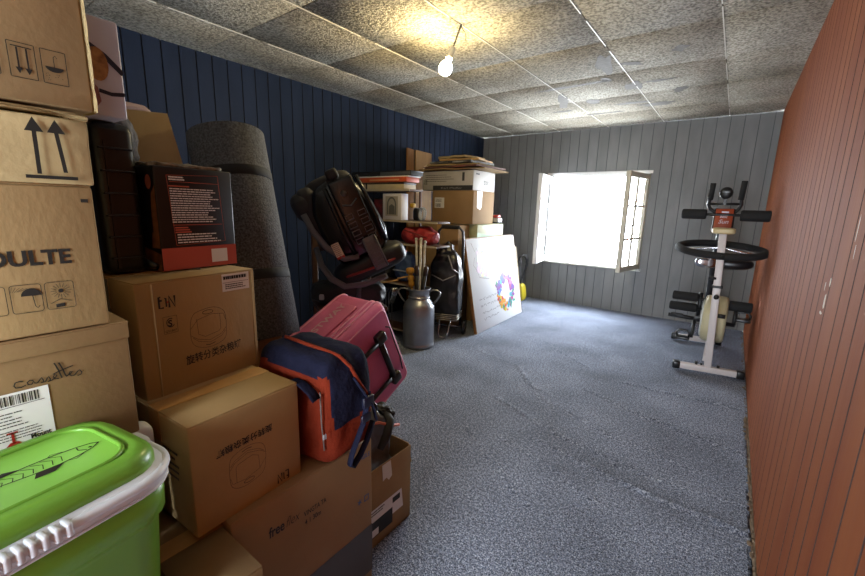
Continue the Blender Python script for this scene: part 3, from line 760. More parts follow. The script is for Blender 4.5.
mb = MB(); mb.tube([(x, y, .3985) for x, y in rrect(CW * .66, CL * .80, .045)], .004, 8, closed=True); mb.build('lid_bead', green_pl, lid)
# fish
F = T(.035, -.0, .3978)
mb = MB()
def fp(pts, w=.0012): mb.ribbon([(x * .001, y * .001) for x, y in pts], w, F, t=.0005)
K = 1
body = [(-24, -40), (-14, -20), (-6, 0), (4, 22), (6, 44), (2, 62), (-6, 74), (-16, 62), (-22, 44), (-24, 20), (-22, 0), (-20, -20), (-24, -40)]
FM = T(.002, .055, .3975) @ RZ(rad(4)) @ Matrix.Diagonal((1.25, 1.3, 1, 1))
F = FM
fish = [(8, 82), (15, 72), (19, 55), (19, 35), (15, 12), (8, -12), (1, -36), (-2, -52), (2, -68), (-4, -62), (-12, -72), (-9, -54), (-10, -36), (-11, -10), (-11, 15), (-9, 40), (-4, 62), (2, 76), (8, 82)]
fp(fish, .0016); fp([(14, 66), (6, 60), (-2, 62)], .0014); fp([(12, 72), (9, 70)], .003)
for k in range(9): fp([(14 - k * .6, 40 - k * 9), (2, 44 - k * 9), (-8, 36 - k * 9)], .001)
mb.poly([(x * .001, y * .001) for x, y in [(19, 40), (30, 26), (27, 8), (16, 14)]], F, .0005); mb.poly([(x * .001, y * .001) for x, y in [(-11, 10), (-20, -2), (-17, -14), (-11, -10)]], F, .0005)
mb.poly([(x * .001, y * .001) for x, y in [(-2, -50), (8, -74), (-2, -62), (-18, -78), (-9, -54)]], F, .0005)
fp([(19, 60), (24, 50), (19, 44)], .001); fp([(-8, 50), (-14, 40), (-10, 36)], .001)
mb.build('fish_drawing', ink, lid)
# handle folded forward along the near rim
mb = MB(); hx = CW * .5 + .007
P = sorted([p for p in rrect(2 * hx, CL + .012, .078, 12) if p[0] > -.005], key=lambda p: -math.atan2(p[1], p[0]))
P = [(-.01, CL * .5 + .006, .363)] + [(x, y, .362) for x, y in P] + [(-.01, -CL * .5 - .006, .363)]
mb.tube(P, .0085, 10, flat=.9); hd = mb.build('carry_handle', white_pl, ck)
mb = MB()
for k in range(13): mb.box((hx + .001, .062 - k * .0125, .362), (.021, .0085, .021), bev=.003)
build_each(mb, 'grip_rib', white_pl, hd)
mb = MB()
for s_ in (-1, 1): mb.puff((.0, s_ * (CL * .5 + .006), .356), (.05, .018, .036), e=.4)
build_each(mb, 'handle_pivot', white_pl, ck)

# ------------------------------------------------------------------ rolled mat
C0 = Vector((-1.399, .801, .789)); C1 = Vector((-1.624, .827, 1.548)); ax = (C1 - C0)
m_mat = mat('grey_foam_mat', '4c4d50', .9, var=.5, vscale=150, bump=.35, bscale=170)
q = ax.to_track_quat('Z', 'Y').to_matrix().to_4x4()
rm = thing('rolled_mat', 'thick rolled dark grey foam mat tied with two straps, leaning by blue wall', 'mat', M=T(*C0) @ q)
L_ = ax.length; R_ = .137
mb = MB(); sp = []; n = 220; turns = 4.5
for i in range(n + 1):
    t = i / n; a = t * turns * 2 * PI; r = .02 + (R_ - .02) * min(1, t / .8); sp.append((r, a))
b = bmesh.new(); nz = 1; th = .018
ro = [[b.verts.new((r * math.cos(a), r * math.sin(a), z)) for r, a in sp] for z in (0, L_)]
ri = [[b.verts.new(((r - th) * math.cos(a), (r - th) * math.sin(a), z)) for r, a in sp] for z in (0, L_)]
for i in range(n):
    b.faces.new((ro[0][i], ro[0][i + 1], ro[1][i + 1], ro[1][i])); b.faces.new((ri[0][i + 1], ri[0][i], ri[1][i], ri[1][i + 1]))
    b.faces.new((ro[0][i + 1], ro[0][i], ri[0][i], ri[0][i + 1])); b.faces.new((ro[1][i], ro[1][i + 1], ri[1][i + 1], ri[1][i]))
b.faces.new((ro[0][n], ri[0][n], ri[1][n], ro[1][n]))
mb._add(b, RZ(rad(150)), True); mb.build('mat_roll', m_mat, rm)
for k, z in enumerate((.215, .60)):
    mb = MB(); mb.lathe([(R_ + .0005, z), (R_ + .002, z + .002), (R_ + .002, z + .035), (R_ + .0005, z + .037)], 48); mb.build('strap', mat('black_strap', '101012', .8, bump=.1), rm)

# ------------------------------------------------------------------ red and navy sports bag
RED = mat('red_fabric', '742a18', .9, spec=.1, bump=.25, bscale=120, var=.06, vscale=30)
NAV = mat('navy_fabric', '1b1d30', .9, spec=.1, bump=.3, bscale=100, var=.1, vscale=30)
bgx = thing('sports_bag', 'red and navy sports bag with shoulder strap, hanging over big box edge', 'bag', (-.995, .728, .558), rad(4))
W_, D_, Hh = .36, .225, .325
def bagshape(mb, lo, hi, k=0, sel=None):
    pass
mb = MB(); mb.puff((0, 0, Hh / 2), (W_, D_, Hh), e=.33, n=26, amp=.008, fs=8, seed=1, taper=.12)
# two-colour cloth: red ends and lower pocket, navy top band
for f in mb.bm.faces:
    c = f.calc_center_median()
    f.material_index = 0
    if c.y > -.075 + .0 * c.z and c.z > .12 + .25 * max(0, c.y - .0): f.material_index = 1
    if c.z > .275: f.material_index = 1
    if c.y > .1: f.material_index = 1
mb.build('bag_body', [RED, NAV], bgx)
mb = MB()
def onb(y, z, off=.004, x=None): return (W_ / 2 * (1 - .12 * z / Hh) * (1 if abs(y) < .09 else .96) + off if x is None else x, y, z)
mb.tube([(-.10, -.02, .329), (.02, -.03, .330), (.09, -.03, .328), (.135, -.02, .318), (.160, .0, .285), (.172, .03, .22), (.176, .06, .175), (.18, .075, .145)], .0055, 8); mb.build('zip_piping', RED, bgx)
mb = MB(); mb.tube([onb(-.104, .07, -.010), onb(-.105, .15, -.012), onb(-.102, .24, -.012)], .002, 6); mb.build('seam_piping', mat('grey_piping', '6a6460', .6), bgx)
def strap(mb, pts, w, M=I4): mb.tube(pts, w / 2, 8, M, flat=.16)
mb = MB()
strap(mb, [(.02, -.118, .24), (.06, -.122, .262), (.10, -.124, .262), (.135, -.122, .245), (.15, -.119, .225)], .034); mb.build('end_handle', NAV, bgx)
mb = MB()
mb.tube([(.175, .06, .19), (.182, .045, .15), (.188, .02, .10), (.190, -.01, .06), (.191, -.03, .03), (.19, -.04, .0), (.188, -.02, -.012), (.186, .01, .005), (.186, .04, .04), (.184, .07, .09)], .011, 8, flat=.35)
mb.tube([(.16, .01, .25), (.178, .04, .19), (.184, .07, .14), (.184, .085, .09)], .014, 8, flat=.3); mb.build('shoulder_strap', NAV, bgx)
mb = MB(); mb.box((.187, .045, .165), (.012, .045, .035), RX(0), bev=.004); mb.box((.192, .03, .12), (.010, .04, .026), bev=.004); mb.tube([(.18, .075, .15), (.19, .08, .135), (.188, .085, .12)], .004, 6); mb.build('buckle', mat('navy_plastic', '14162a', .4), bgx)
mb = MB(); mb.box((.170, -.112, .12), (.003, .01, .014)); mb.build('tag', mat('tag_white', 'b0b4bc', .5), bgx)

# ------------------------------------------------------------------ pink suitcase
PK = mat('pink_nylon', 'c4608a', .6, bump=.18, bscale=200, var=.08, vscale=12)
PKl = mat('pink_trim', 'dc94b0', .5, bump=.1)
Rm = [[-0.0144, 0.0257, 0.9996], [0.8952, -0.445, 0.0244], [0.4455, 0.8951, -0.0166]]
M = Matrix([Rm[0] + [-1.402], Rm[1] + [1.26], Rm[2] + [.542], [0, 0, 0, 1]])
# orthonormalise: columns u (length), w (width), n (front)
u = Vector((M[0][0], M[1][0], M[2][0])).normalized(); n_ = Vector((M[0][2], M[1][2], M[2][2])).normalized(); w_ = n_.cross(u).normalized(); n_ = u.cross(w_)
M = frame((-1.425, 1.24, .545), u, w_, n_)
su = thing('suitcase', 'pink fabric suitcase tipped on its side with black telescopic handle', 'suitcase', M=M)
SL, SW, SD = .46, .50, .32
mb = MB(); mb.box((0, 0, 0), (SL, SW, SD), bev=.045, seg=5); mb.build('suitcase_shell', PK, su)
mb = MB()
for zq, g_ in ((SD * .5 - .045, .003), (SD * .5 - .075, .002), (-SD * .5 + .05, .003)):
    mb.tube([(x, y, zq) for x, y in rrect(SL + g_, SW + g_, .047, 8)], .005, 8, closed=True)
mb.tube([(x, y, SD / 2 - .004) for x, y in rrect(SL - .055, SW - .055, .03, 6)], .0035, 6, closed=True)
mb.build('piping', PKl, su)
mb = MB(); mb.box((-.02, SW / 2 + .004, -.02), (SL * .7, .012, SD * .5), bev=.006); mb.build('side_pocket', PK, su)
mb = MB(); FS = frame((0, SW / 2 + .0115, 0), (1, 0, 0), (0, 0, -1), (0, 1, 0))
mb.text('ESTWAY', .05, FS @ T(-.11, .0, 0), bold=.0012, width=.24, t=.0008); mb.build('lettering', mat('pale_pink_print', 'c9a0ac', .6), su)
mb = MB(); z = SD / 2
for s_ in (-1, 1):
    mb.tube([(-.13, s_ * .115 - .01, z + .012), (.12, s_ * .115 - .01, z + .016)], .012, 10, flat=.8)
    mb.box((-.13, s_ * .115 - .01, z + .010), (.07, .045, .028), bev=.008)
mb.tube([(.10, -.155, z + .018), (.10, .135, z + .018)], .015, 10)
for s_ in (-1, 1): mb.box((.11, s_ * .13 - .01, z + .016), (.06, .055, .036), bev=.01)
mb.build('telescopic_handle', black_pl, su)
mb = MB()
for s_ in (-1, 1): mb.cyl((-.175, s_ * .19 - .012, z - .01), (-.175, s_ * .19 + .012, z - .01), .022, 20, bev=.004); mb.box((-.165, s_ * .19, z - .01), (.05, .05, .04), bev=.01)
mb.build('wheel', black_pl, su)
mb = MB(); mb.tube([(.16, .15, z + .02), (.19, .12, z + .01), (.195, .03, z), (.195, -.08, z), (.17, -.14, z + .015)], .003, 6); mb.build('elastic_cord', black_mt, su)
mb = MB(); mb.box((-.165, SW / 2 + .01, .02), (.03, .03, .06), bev=.008); mb.tube([(-.17, SW / 2 + .01, .05), (-.17, SW / 2 + .035, .03), (-.17, SW / 2 + .035, -.02), (-.17, SW / 2 + .01, -.04)], .008, 8); mb.build('carry_grip', black_pl, su)
mb = MB()
for k in range(5): mb.puff((-.13 + .012 * random.uniform(-1, 1), .11 + .012 * k - .03, z + .035 + random.uniform(-.005, .005)), (.03, .022, .02), e=.8)
build_each(mb, 'luggage_charm', mat('olive_charm', '6b6a40', .6, color2='a89a78', vscale=60), su)

# ------------------------------------------------------------------ high wooden chair, rolled bag, car seat
hc = thing('wooden_chair', 'dark wooden chair half hidden beneath the black car seat', 'chair', (-1.91, 1.68, 0), rad(-30))
hs = .70
mb = MB(); mb.box((0, 0, hs - .015), (.42, .40, .03), bev=.006); mb.build('seat', wood_d, hc)
for sx_ in (-1, 1):
    for sy_ in (-1, 1):
        mb = MB(); top = 1.12 if sx_ < 0 else hs - .03
        mb.box((sx_ * .185, sy_ * .175, top / 2), (.036, .036, top), bev=.005); mb.build('leg', wood_d, hc)
mb = MB()
for s_ in (-1, 1): mb.box((0, s_ * .175, .35), (.36, .02, .025)); mb.box((s_ * .185, 0, .28), (.02, .34, .025))
build_each(mb, 'stretcher', wood_d, hc)
mb = MB(); mb.box((-.185, 0, 1.05), (.02, .34, .09), bev=.004); mb.build('back_rail', wood_d, hc)

rb = thing('rolled_bag', 'black rolled bag with grey strap on the chair beneath the car seat', 'bag', (-1.86, 1.64, hs + .001), rad(38))
mb = MB(); mb.puff((0, 0, .075), (.46, .20, .15), e=.6, amp=.012, fs=8, seed=4); mb.build('bag_body', mat('black_nylon', '131419', .6, bump=.15), rb)
mb = MB(); mb.tube([(.08, .10 * math.cos(a), .075 + .08 * math.sin(a)) for a in [2 * PI * k / 20 for k in range(20)]], .014, 8, closed=True, flat=.4); mb.build('strap', mat('grey_webbing', '3c4048', .6), rb)
mb = MB(); mb.puff((-.14, -.10, .06), (.03, .006, .035), e=.5); mb.build('tag', mat('pale_tag', 'a8a8b0', .5), rb)
view = Vector((-1.80, 1.60, 0)).normalized(); right = Vector((view.y, -view.x, 0)); up = Vector((0, 0, 1))
tl = rad(-25)   # leans to the left as seen from the room
ux_ = right * math.cos(tl) - up * math.sin(tl) * -1 * -1
ux_ = (right * math.cos(tl) - up * math.sin(tl) * -1).normalized() if False else (right * math.cos(tl) - up * math.sin(tl)).normalized()
upv = (up * math.cos(22 * PI / 180) - right * 0 + (-right) * -math.sin(22 * PI / 180) * -1).normalized()
upv = ux_.cross(view).normalized()
if upv.z < 0: upv = -upv
cs_ = thing('car_seat', 'black child car seat tipped backwards, moulded underside facing the room', 'car seat', M=frame((-1.775, 1.745, .955), ux_, view, upv))
MS = I4
cover = mat('charcoal_cover', '26262a', .8, bump=.2); redp = mat('dark_red_piping', '7a2420', .7); greyp = mat('grey_edge', '5d5c60', .6)
glossy = mat('glossy_black', '0e0e10', .26)
mb = MB()
sh = [(-.15, .06), (.13, .05), (.18, .16), (.165, .36), (.11, .50), (.0, .545), (-.12, .52), (-.18, .40), (-.19, .2)]
mb.prism(sh, -.05, .10, frame((0, 0, 0), (1, 0, 0), (0, 0, 1), (0, -1, 0)), bev=.035); mb.build('seat_shell', glossy, cs_)
mb = MB(); mb.puff((-.17, .04, .36), (.13, .24, .40), e=.6, amp=.006); mb.puff((-.21, .02, .46), (.13, .2, .17), e=.8, amp=.004); mb.puff((-.03, .07, .50), (.30, .14, .16), e=.6); mb.build('padded_cover', cover, cs_)
mb = MB(); mb.tube([(-.22, -.08, .42), (-.215, -.10, .32), (-.185, -.11, .2), (-.12, -.12, .10), (-.04, -.12, .08)], .018, 8, flat=.7); mb.build('grey_edging', greyp, cs_)
mb = MB(); mb.box((.02, -.10, .555), (.07, .05, .06), bev=.015); mb.box((.0, -.09, .52), (.05, .04, .05), bev=.01); mb.build('headrest_lever', black_mt, cs_)
# raised spine with slots
mb = MB(); mb.box((.045, -.115, .34), (.145, .035, .36), bev=.015, seg=3)
for s_ in (-1, 1): mb.tube([(.045 + s_ * .095, -.10, .50), (.045 + s_ * .10, -.13, .40), (.045 + s_ * .105, -.13, .25), (.045 + s_ * .10, -.12, .10)], .012, 8)
mb.build('spine_panel', glossy, cs_)
mb = MB()
for k in range(4):
    for s_ in (-1, 1):
        x, z = .045 + s_ * .038, .16 + k * .048
        mb.ribbon([(-.022, -.014), (.022, -.014), (.022, .014), (-.022, .014)], .006, frame((x, -.134, z), (1, 0, 0), (0, 0, 1), (0, -1, 0)), closed=True, t=.002)
        mb.box((x, -.136, z - .014), (.05, .012, .006), bev=.002)
mb.tube([(.0, -.137, .38), (.045, -.14, .36), (.09, -.137, .385)], .006, 8); mb.build('belt_slot', chrome if False else mat('satin_black', '4a4c50', .25), cs_)
mb = MB(); mb.cyl((.035, -.130, .435), (.035, -.140, .435), .018, 16); mb.build('round_hub', mat('dull_hub', '4a463e', .5), cs_)
# base
mb = MB(); mb.puff((.0, .02, .0), (.46, .30, .14), e=.5, n=16); mb.build('base_shell', mat('base_black', '101012', .5), cs_)
mb = MB(); mb.tube([(.23 * math.cos(a) * (1 if math.cos(a) > 0 else 1.05), -.03 - .15 * math.sin(a) * 1.0 + .03, -.01 - .015 * math.cos(a)) for a in [2 * PI * k / 28 for k in range(28)]], .008, 8, closed=True); mb.build('red_piping', redp, cs_)
mb = MB(); mb.tube([(-.25, -.02, .22), (-.26, -.10, .12), (-.24, -.14, .03), (-.19, -.16, -.04), (-.08, -.17, -.075), (.06, -.165, -.085)], .016, 8, flat=.5); mb.tube([(-.235, -.03, .22), (-.243, -.115, .12), (-.222, -.155, .035), (-.175, -.172, -.03), (-.07, -.178, -.06), (.06, -.173, -.07)], .004, 6); mb.build('grey_rim', greyp, cs_)
mb = MB(); mb.box((.055, -.145, .065), (.075, .02, .20), bev=.004)
for k in range(7): mb.box((.055, -.158, -.01 + .024 * k), (.05, .012, .008), bev=.002)
for s_ in (-1, 1): mb.tube([(.055 + s_ * .036, -.158, -.03), (.055 + s_ * .036, -.158, .16)], .006, 6)
mb.build('recline_ladder', mat('shiny_rail', '5a5c60', .25), cs_)
mb = MB(); mb.box((-.135, -.128, .16), (.045, .003, .09), RY(0)); mb.mi = 1; mb.box((-.135, -.1285, .118), (.045, .003, .014)); mb.mi = 2
FL = frame((-.135, -.1300, .16), (1, 0, 0), (0, 0, 1), (0, -1, 0)); lines_block(mb, -.019, -.03, .019, .042, FL, 7, fill=.3, t=.0005, dens=5)
mb.build('warning_label', [mat('label_cream', 'c9c0a8', .5), redink, ink], cs_)

# ------------------------------------------------------------------ shelf unit with things
sx0, sx1, sy0, sy1 = -3.28, -2.46, 2.93, 3.13
sf = thing('shelf_unit', 'dark wooden shelf unit with pale front edges against the blue wall', 'shelf', ((sx0 + sx1) / 2, (sy0 + sy1) / 2, 0))
sw = sx1 - sx0
for z in (1.455, 1.165, .945, .55, .08):
    ex = .33 if 1.4 > z > .6 else 0
    mb = MB(); mb.box((ex / 2, 0, z), (sw + ex, .20, .018), bev=.002); mb.mi = 1; mb.box((ex / 2, -.1015, z), (sw + ex, .003, .017)); mb.build('shelf_board', [wood_d, mat('shelf_edge', 'a89c88', .5)], sf)
for s_, hh in ((-1, 1.446), (.98, 1.446)):
    mb = MB(); mb.box((s_ * (sw / 2 - .01), .01 if s_ < 0 else .085, hh / 2), (.02, .16 if s_ < 0 else .02, hh), bev=.002); mb.build('upright', wood_d, sf)
def flatbox(name, label, x, y, z, dx, dy, dz, m, rz=0, cat='box', parts=()):
    o = thing(name, label, cat, (x, y, z), rz)
    mb = MB(); mb.box((0, 0, dz / 2), (dx, dy, dz), bev=.002); mb.build('body', m, o)
    for nm, mm, c, dd in parts:
        mb = MB(); mb.box(c, dd, bev=.0008); mb.build(nm, mm, o)
    return o
z0 = 1.4645
flatbox('game_box', 'flat cream game box with dark band, bottom of pile on shelf top', -2.86, 3.03, z0, .62, .19, .062, mat('cream_card', 'b0a284', .6, var=.1), rad(2), parts=[('lid', mat('dark_band', '3a3028', .5), (0, 0, .056), (.623, .193, .018)), ('strap', black_mt, (-.17, 0, .032), (.02, .195, .066))])
flatbox('game_box', 'flat orange red game box in pile on shelf top', -2.84, 3.03, z0 + .067, .68, .19, .045, mat('orange_card', 'c0532c', .5, color2='a8401f', vscale=12), rad(-1), parts=[('edge_band', mat('pale_orange', 'c98a5c', .5), (.05, -.0955, .02), (.4, .001, .016))])
flatbox('board_sheet', 'thin white board between orange and black boxes', -2.85, 3.03, z0 + .1135, .72, .19, .010, paper, rad(1), cat='board')
flatbox('flat_case', 'long flat black case on top of the shelf pile', -2.855, 3.03, z0 + .125, .80, .18, .045, black_mt, rad(0), cat='case', parts=[('grey_panel', mat('grey_card', '46484c', .5), (.20, -.091, .022), (.38, .002, .038)), ('lid', black_pl, (0, 0, .04), (.804, .184, .008))])
# picture of padlock box
pb = thing('boxed_toy', 'white box printed with a grey arched padlock shape on the middle shelf', 'box', (-2.70, 3.0, 1.1745), rad(-3))
mb = MB(); mb.box((0, 0, .125), (.25, .10, .25), bev=.003); mb.build('carton_body', mat('light_card', 'c8c4c8', .5), pb)
F = face_ny(.10); mb = MB(); mb.ribbon([(-.055, .05)] + [(-.055, .12)] + arc(0, .14, .055, .07, 180, 0, 12) + [(.055, .05)], .016, F, t=.0008); mb.poly([(-.04, .05), (.045, .05), (.04, .13), (.0, .15), (-.035, .13)], F, .0007); mb.build('arch_print', mat('grey_print', '5a5a58', .5), pb)
mb = MB(); mb.rect(-.085, .035, .085, .225, F, .0004); mb.build('beige_panel', mat('beige_print', 'a09a90', .5), pb)
gz = thing('head_torch', 'small black and yellow gadget with coiled wire beside the padlock box', 'gadget', (-2.43, 3.01, 1.1745))
mb = MB(); mb.puff((0, 0, .06), (.06, .07, .12), e=.5); mb.build('gadget_body', black_pl, gz)
mb = MB(); mb.puff((-.03, -.03, .14), (.05, .05, .045), e=.6); mb.build('yellow_cap', mat('yellow_plastic', 'b08a20', .4), gz)
mb = MB()
for k in range(4): mb.tube([(.065 + .028 * math.cos(a), -.02 + .012 * k + .005 * math.sin(3 * a), .065 + .058 * math.sin(a)) for a in [2 * PI * j / 20 for j in range(20)]], .005, 6, closed=True)
mb.build('wire_coil', mat('grey_wire', '8a8a88', .4), gz)
rdx = flatbox('red_tin', 'dark red tin at left end of middle shelf', -2.90, 3.04, 1.1745, .14, .12, .2, mat('dark_red', '6b1f24', .5, color2='3a1820', vscale=20), 0, cat='tin', parts=[('lid', black_pl, (0, 0, .2), (.145, .125, .015))])
rbg = thing('red_bag', 'bulging shiny red bag on the shelf under the padlock box', 'bag', (-2.40, 3.05, .955))
mb = MB(); mb.puff((.0, -.02, .075), (.42, .20, .18), e=.7, n=26, amp=.03, fs=5, seed=11); mb.build('bag_body', mat('glossy_red', '9a3032', .4, bump=.15, bscale=20), rbg)
mb = MB(); mb.tube([(-.12, -.12, .13), (-.04, -.15, .12), (.06, -.155, .10), (.15, -.12, .07)], .006, 6); mb.build('seam', mat('seam_red', '6e2022', .6), rbg)
# clutter on lower shelf
cl = thing('dark_bag', 'dark slumped bag on the lower shelf behind the milk can', 'bag', (-2.95, 3.04, .560))
mb = MB(); mb.puff((0, 0, .13), (.36, .18, .27), e=.6, amp=.03, fs=7, seed=8); mb.build('bag_body', mat('dim_black', '17181c', .7, bump=.2), cl)
mb = MB(); mb.tube([(-.1, -.05, .24), (-.06, -.08, .32), (.06, -.08, .32), (.1, -.05, .24)], .012, 8); mb.build('handle', mat('dim_strap', '2b2c33', .7), cl)
cl = thing('blue_cloth', 'folded blue cloth on the lower shelf right of dark bag', 'cloth', (-2.60, 3.04, .560))
mb = MB(); mb.puff((0, 0, .16), (.24, .16, .30), e=.55, amp=.02, fs=9, seed=12); mb.build('cloth_fold', mat('blue_cloth', '3a5078', .85, bump=.2), cl)
mb = MB(); mb.box((0, -.08, .12), (.18, .006, .012), bev=.002); mb.build('hem', mat('pale_hem', '8a94a8', .8), cl)

# planks leaning against the blue wall
for k, (y, w, h_, mm, lb) in enumerate([(3.87, .13, 1.99, wood_m, 'narrower wooden plank leaning on the blue wall left of the tall boxes'), (4.13, .33, 1.985, mat('plank_brown', '8c6a40', .6, var=.15, vscale=10, stretch=(1, 1, .15)), 'wider wooden plank leaning on the blue wall behind the long white box')]):
    o = thing('wooden_plank', lb, 'plank', (-3.215, y, 0.003)); o.rotation_euler = (0, rad(-1.2), 0)
    mb = MB(); mb.prism([(-w / 2, 0), (w / 2, 0), (w / 2, h_ - .01), (-w / 2 + .01, h_)], -.011, .011, frame((0, 0, 0), (0, 1, 0), (0, 0, 1), (1, 0, 0)), bev=.002); mb.build('board', mm, o)

# ------------------------------------------------------------------ milk can with sticks
mc = thing('milk_can', 'old grey metal milk can with side handles, holding sticks and umbrellas', 'milk can', (-2.285, 2.88, 0))
met = mat('dull_aluminium', 'a0a2a8', .36, metal=.85, var=.15, vscale=6, bump=.05, bscale=15)
R_ = .148
mb = MB(); mb.lathe([(R_ * .97, 0), (R_ * 1.02, .005), (R_ * 1.03, .03), (R_ * 1.0, .036), (R_, .05), (R_, .30), (R_ * 1.01, .31), (R_, .32), (R_, .37), (R_ * .97, .395), (R_ * .86, .425), (R_ * .72, .45), (R_ * .66, .465), (R_ * .64, .50), (R_ * .66, .535), (R_ * .74, .55), (R_ * .76, .56), (R_ * .74, .565), (R_ * .66, .556), (R_ * .60, .54), (R_ * .60, .44), (R_ * .8, .36), (R_ * .9, .30), (R_ * .9, .03), (.01, .02)], 40); mb.build('can_body', met, mc)
mb = MB(); mb.lathe([(R_ * .675, .468), (R_ * .70, .472), (R_ * .70, .482), (R_ * .67, .487)], 40); mb.build('neck_ring', met, mc)
vx = Vector((.594 * 1.2, .6, 0)); ca = rad(25)
for s_ in (-1, 1):
    dx, dy = math.cos(ca) * s_, math.sin(ca) * s_
    mb = MB(); mb.tube([(dx * .095, dy * .095, .53), (dx * .13, dy * .13, .548), (dx * .175, dy * .175, .548), (dx * .20, dy * .20, .53), (dx * .20, dy * .20, .505), (dx * .17, dy * .17, .455), (dx * .135, dy * .135, .415)], .0085, 8); mb.build('side_handle', mat('handle_steel', '9a9c9e', .35, metal=.8), mc)
def stick(name, label, pts, r, m, extra=None, cat='stick'):
    o = thing(name, label, cat, (-2.285, 2.88, .025)); P = [Vector(p) for p in pts]
    mb = MB(); mb.tube(P, r, 10); mb.build('shaft', m, o)
    if extra: extra(o, P)
    return o
def knob(mm, prof):
    def f(o, P):
        d = (P[-1] - P[-2]).normalized(); mb = MB(); mb.lathe(prof, 18, T(*P[-1]) @ d.to_track_quat('Z', 'Y').to_matrix().to_4x4() @ T(0, 0, -.004)); mb.build('handle', mm, o)
    return f
yel = mat('yellow_wood', 'b8862e', .4, var=.1)
stick('turned_wood_post', 'yellow turned wooden handle sticking out at the left of the milk can', [(.02, .01, .0), (-.045, -.04, .45), (-.055, -.045, .55)], .014, yel,
      knob(yel, [(.014, 0), (.028, .005), (.030, .04), (.024, .055), (.030, .07), (.030, .10), (.02, .11), (.022, .12), (.036, .13), (.040, .155), (.034, .175), (.02, .18)]))
for k, (x0, y0, x1, y1, h_, mm, lb) in enumerate([(-.01, .0, -.045, -.0, .98, 'b0aca4', 'pale grey tall stick, leftmost tall one in the milk can'), (.0, .02, -.018, .02, .97, '8c7458', 'brown tall stick in the milk can between pale ones'),
        (.0, .0, .012, .0, .985, 'c2beb8', 'whitish tall stick, middle of the bundle in the milk can'), (.02, .01, .042, .02, .96, '989490', 'grey tall stick, rightmost of the bundle in the milk can')]):
    stick('walking_stick', lb, [(-x1 * .6, .0, 0), (x0 + x1 * .3, y0, .5), (x1, y1, h_)], .011, mat('stick_%d' % k, mm, .5, var=.2, vscale=30), knob(mat('tip_%d' % k, mm, .5), [(.012, 0), (.0135, .004), (.0135, .02), (.008, .024)]))
for k, (x, y, lb) in enumerate([(.01, -.05, 'dark umbrella handle at the front of the milk can'), (.065, -.02, 'black folded umbrella leaning right in the milk can')]):
    stick('umbrella', lb, [(-x * .3, 0, 0), (x * .8, y * .9, .5), (x * 1.25, y * 1.1, .66)], [.012, .018, .02], mat('umbrella_black', '1a1818', .6), knob(mat('umbrella_brown', '3a2a20', .4), [(.012, 0), (.022, .01), (.024, .05), (.018, .09), (.008, .1)]), cat='umbrella')
# chrome rack left of the can
wr_ = thing('wire_rack', 'small wire rack with curved bars left of the milk can neck', 'rack', (-2.48, 2.70, 0))
wr_.location = (-2.47, 2.72, 0)
mb = MB()
for k in range(4): mb.tube([(-.10 + .02 * k, -.03 + .02 * k, .0), (-.10 + .02 * k, -.03 + .02 * k, .50), (-.06 + .02 * k, -.03 + .02 * k, .555), (.02, -.03 + .02 * k, .56), (.03, -.03 + .02 * k, .53), (-.02, -.03 + .02 * k, .40)], .0045, 6)
mb.build('bent_bar', chrome, wr_)
mb = MB(); mb.box((-.05, 0, .006), (.16, .12, .012), bev=.002); mb.build('base', black_pl, wr_)
fn = thing('wooden_spatula', 'pale wooden spatula resting slanted on the wire rack', 'spatula', (-2.50, 2.74, .585), rad(35))
mb = MB(); mb.tube([(-.17, 0, -.0), (.0, 0, .03), (.06, 0, .045)], [.007, .008, .009], 8); mb.build('handle', wood_l, fn)
mb = MB(); mb.prism([(.05, -.015), (.11, -.03), (.16, -.02), (.16, .02), (.11, .03), (.05, .015)], -.004, .004, T(0, 0, .045) @ RY(rad(-14)) @ T(0, 0, -.0), bev=.001); mb.build('blade', wood_l, fn)

# ------------------------------------------------------------------ shopping trolley
tr = thing('shopping_trolley', 'black two-wheeled shopping trolley bag against tall brown box', 'shopping trolley', (-2.285, 3.35, 0), rad(20))
fr = mat('trolley_frame', '3a3b40', .35, metal=.5)
mb = MB()
mb.tube([(-.135, .05, .10), (-.135, .06, .95), (-.125, .06, 1.07), (-.09, .06, 1.11), (.09, .06, 1.11), (.125, .06, 1.07), (.135, .06, .95), (.135, .05, .10)], .014, 10); mb.build('frame', fr, tr)
mb = MB(); mb.tube([(-.09, .058, 1.112), (.09, .058, 1.112)], .021, 10); mb.build('hand_grip', foam, tr)
mb = MB(); mb.puff((0, -.06, .545), (.34, .24, .66), e=.42, n=26, amp=.016, fs=5, seed=21, taper=.12); mb.puff((-.01, -.05, .87), (.25, .2, .20), e=.8, amp=.03, fs=8, seed=22, taper=.5); mb.build('bag', mat('black_pvc', '1d1e22', .38, bump=.25, bscale=14), tr)
mb = MB()
for k in range(4): mb.tube([(-.15, -.19, .205 + .018 * k), (-.15, .03, .205 + .018 * k), (.15, .03, .205 + .018 * k), (.15, -.19, .205 + .018 * k)], .005, 6, closed=True)
mb.build('base_rail', mat('rail_metal', 'a09c94', .35, metal=.8), tr)
mb = MB(); mb.tube([(-.03, -.17, .20), (-.04, -.17, .04), (-.02, -.17, .012), (.04, -.17, .012), (.055, -.17, .04), (.07, -.1, .20)], .008, 8); mb.build('front_stand', chrome, tr)
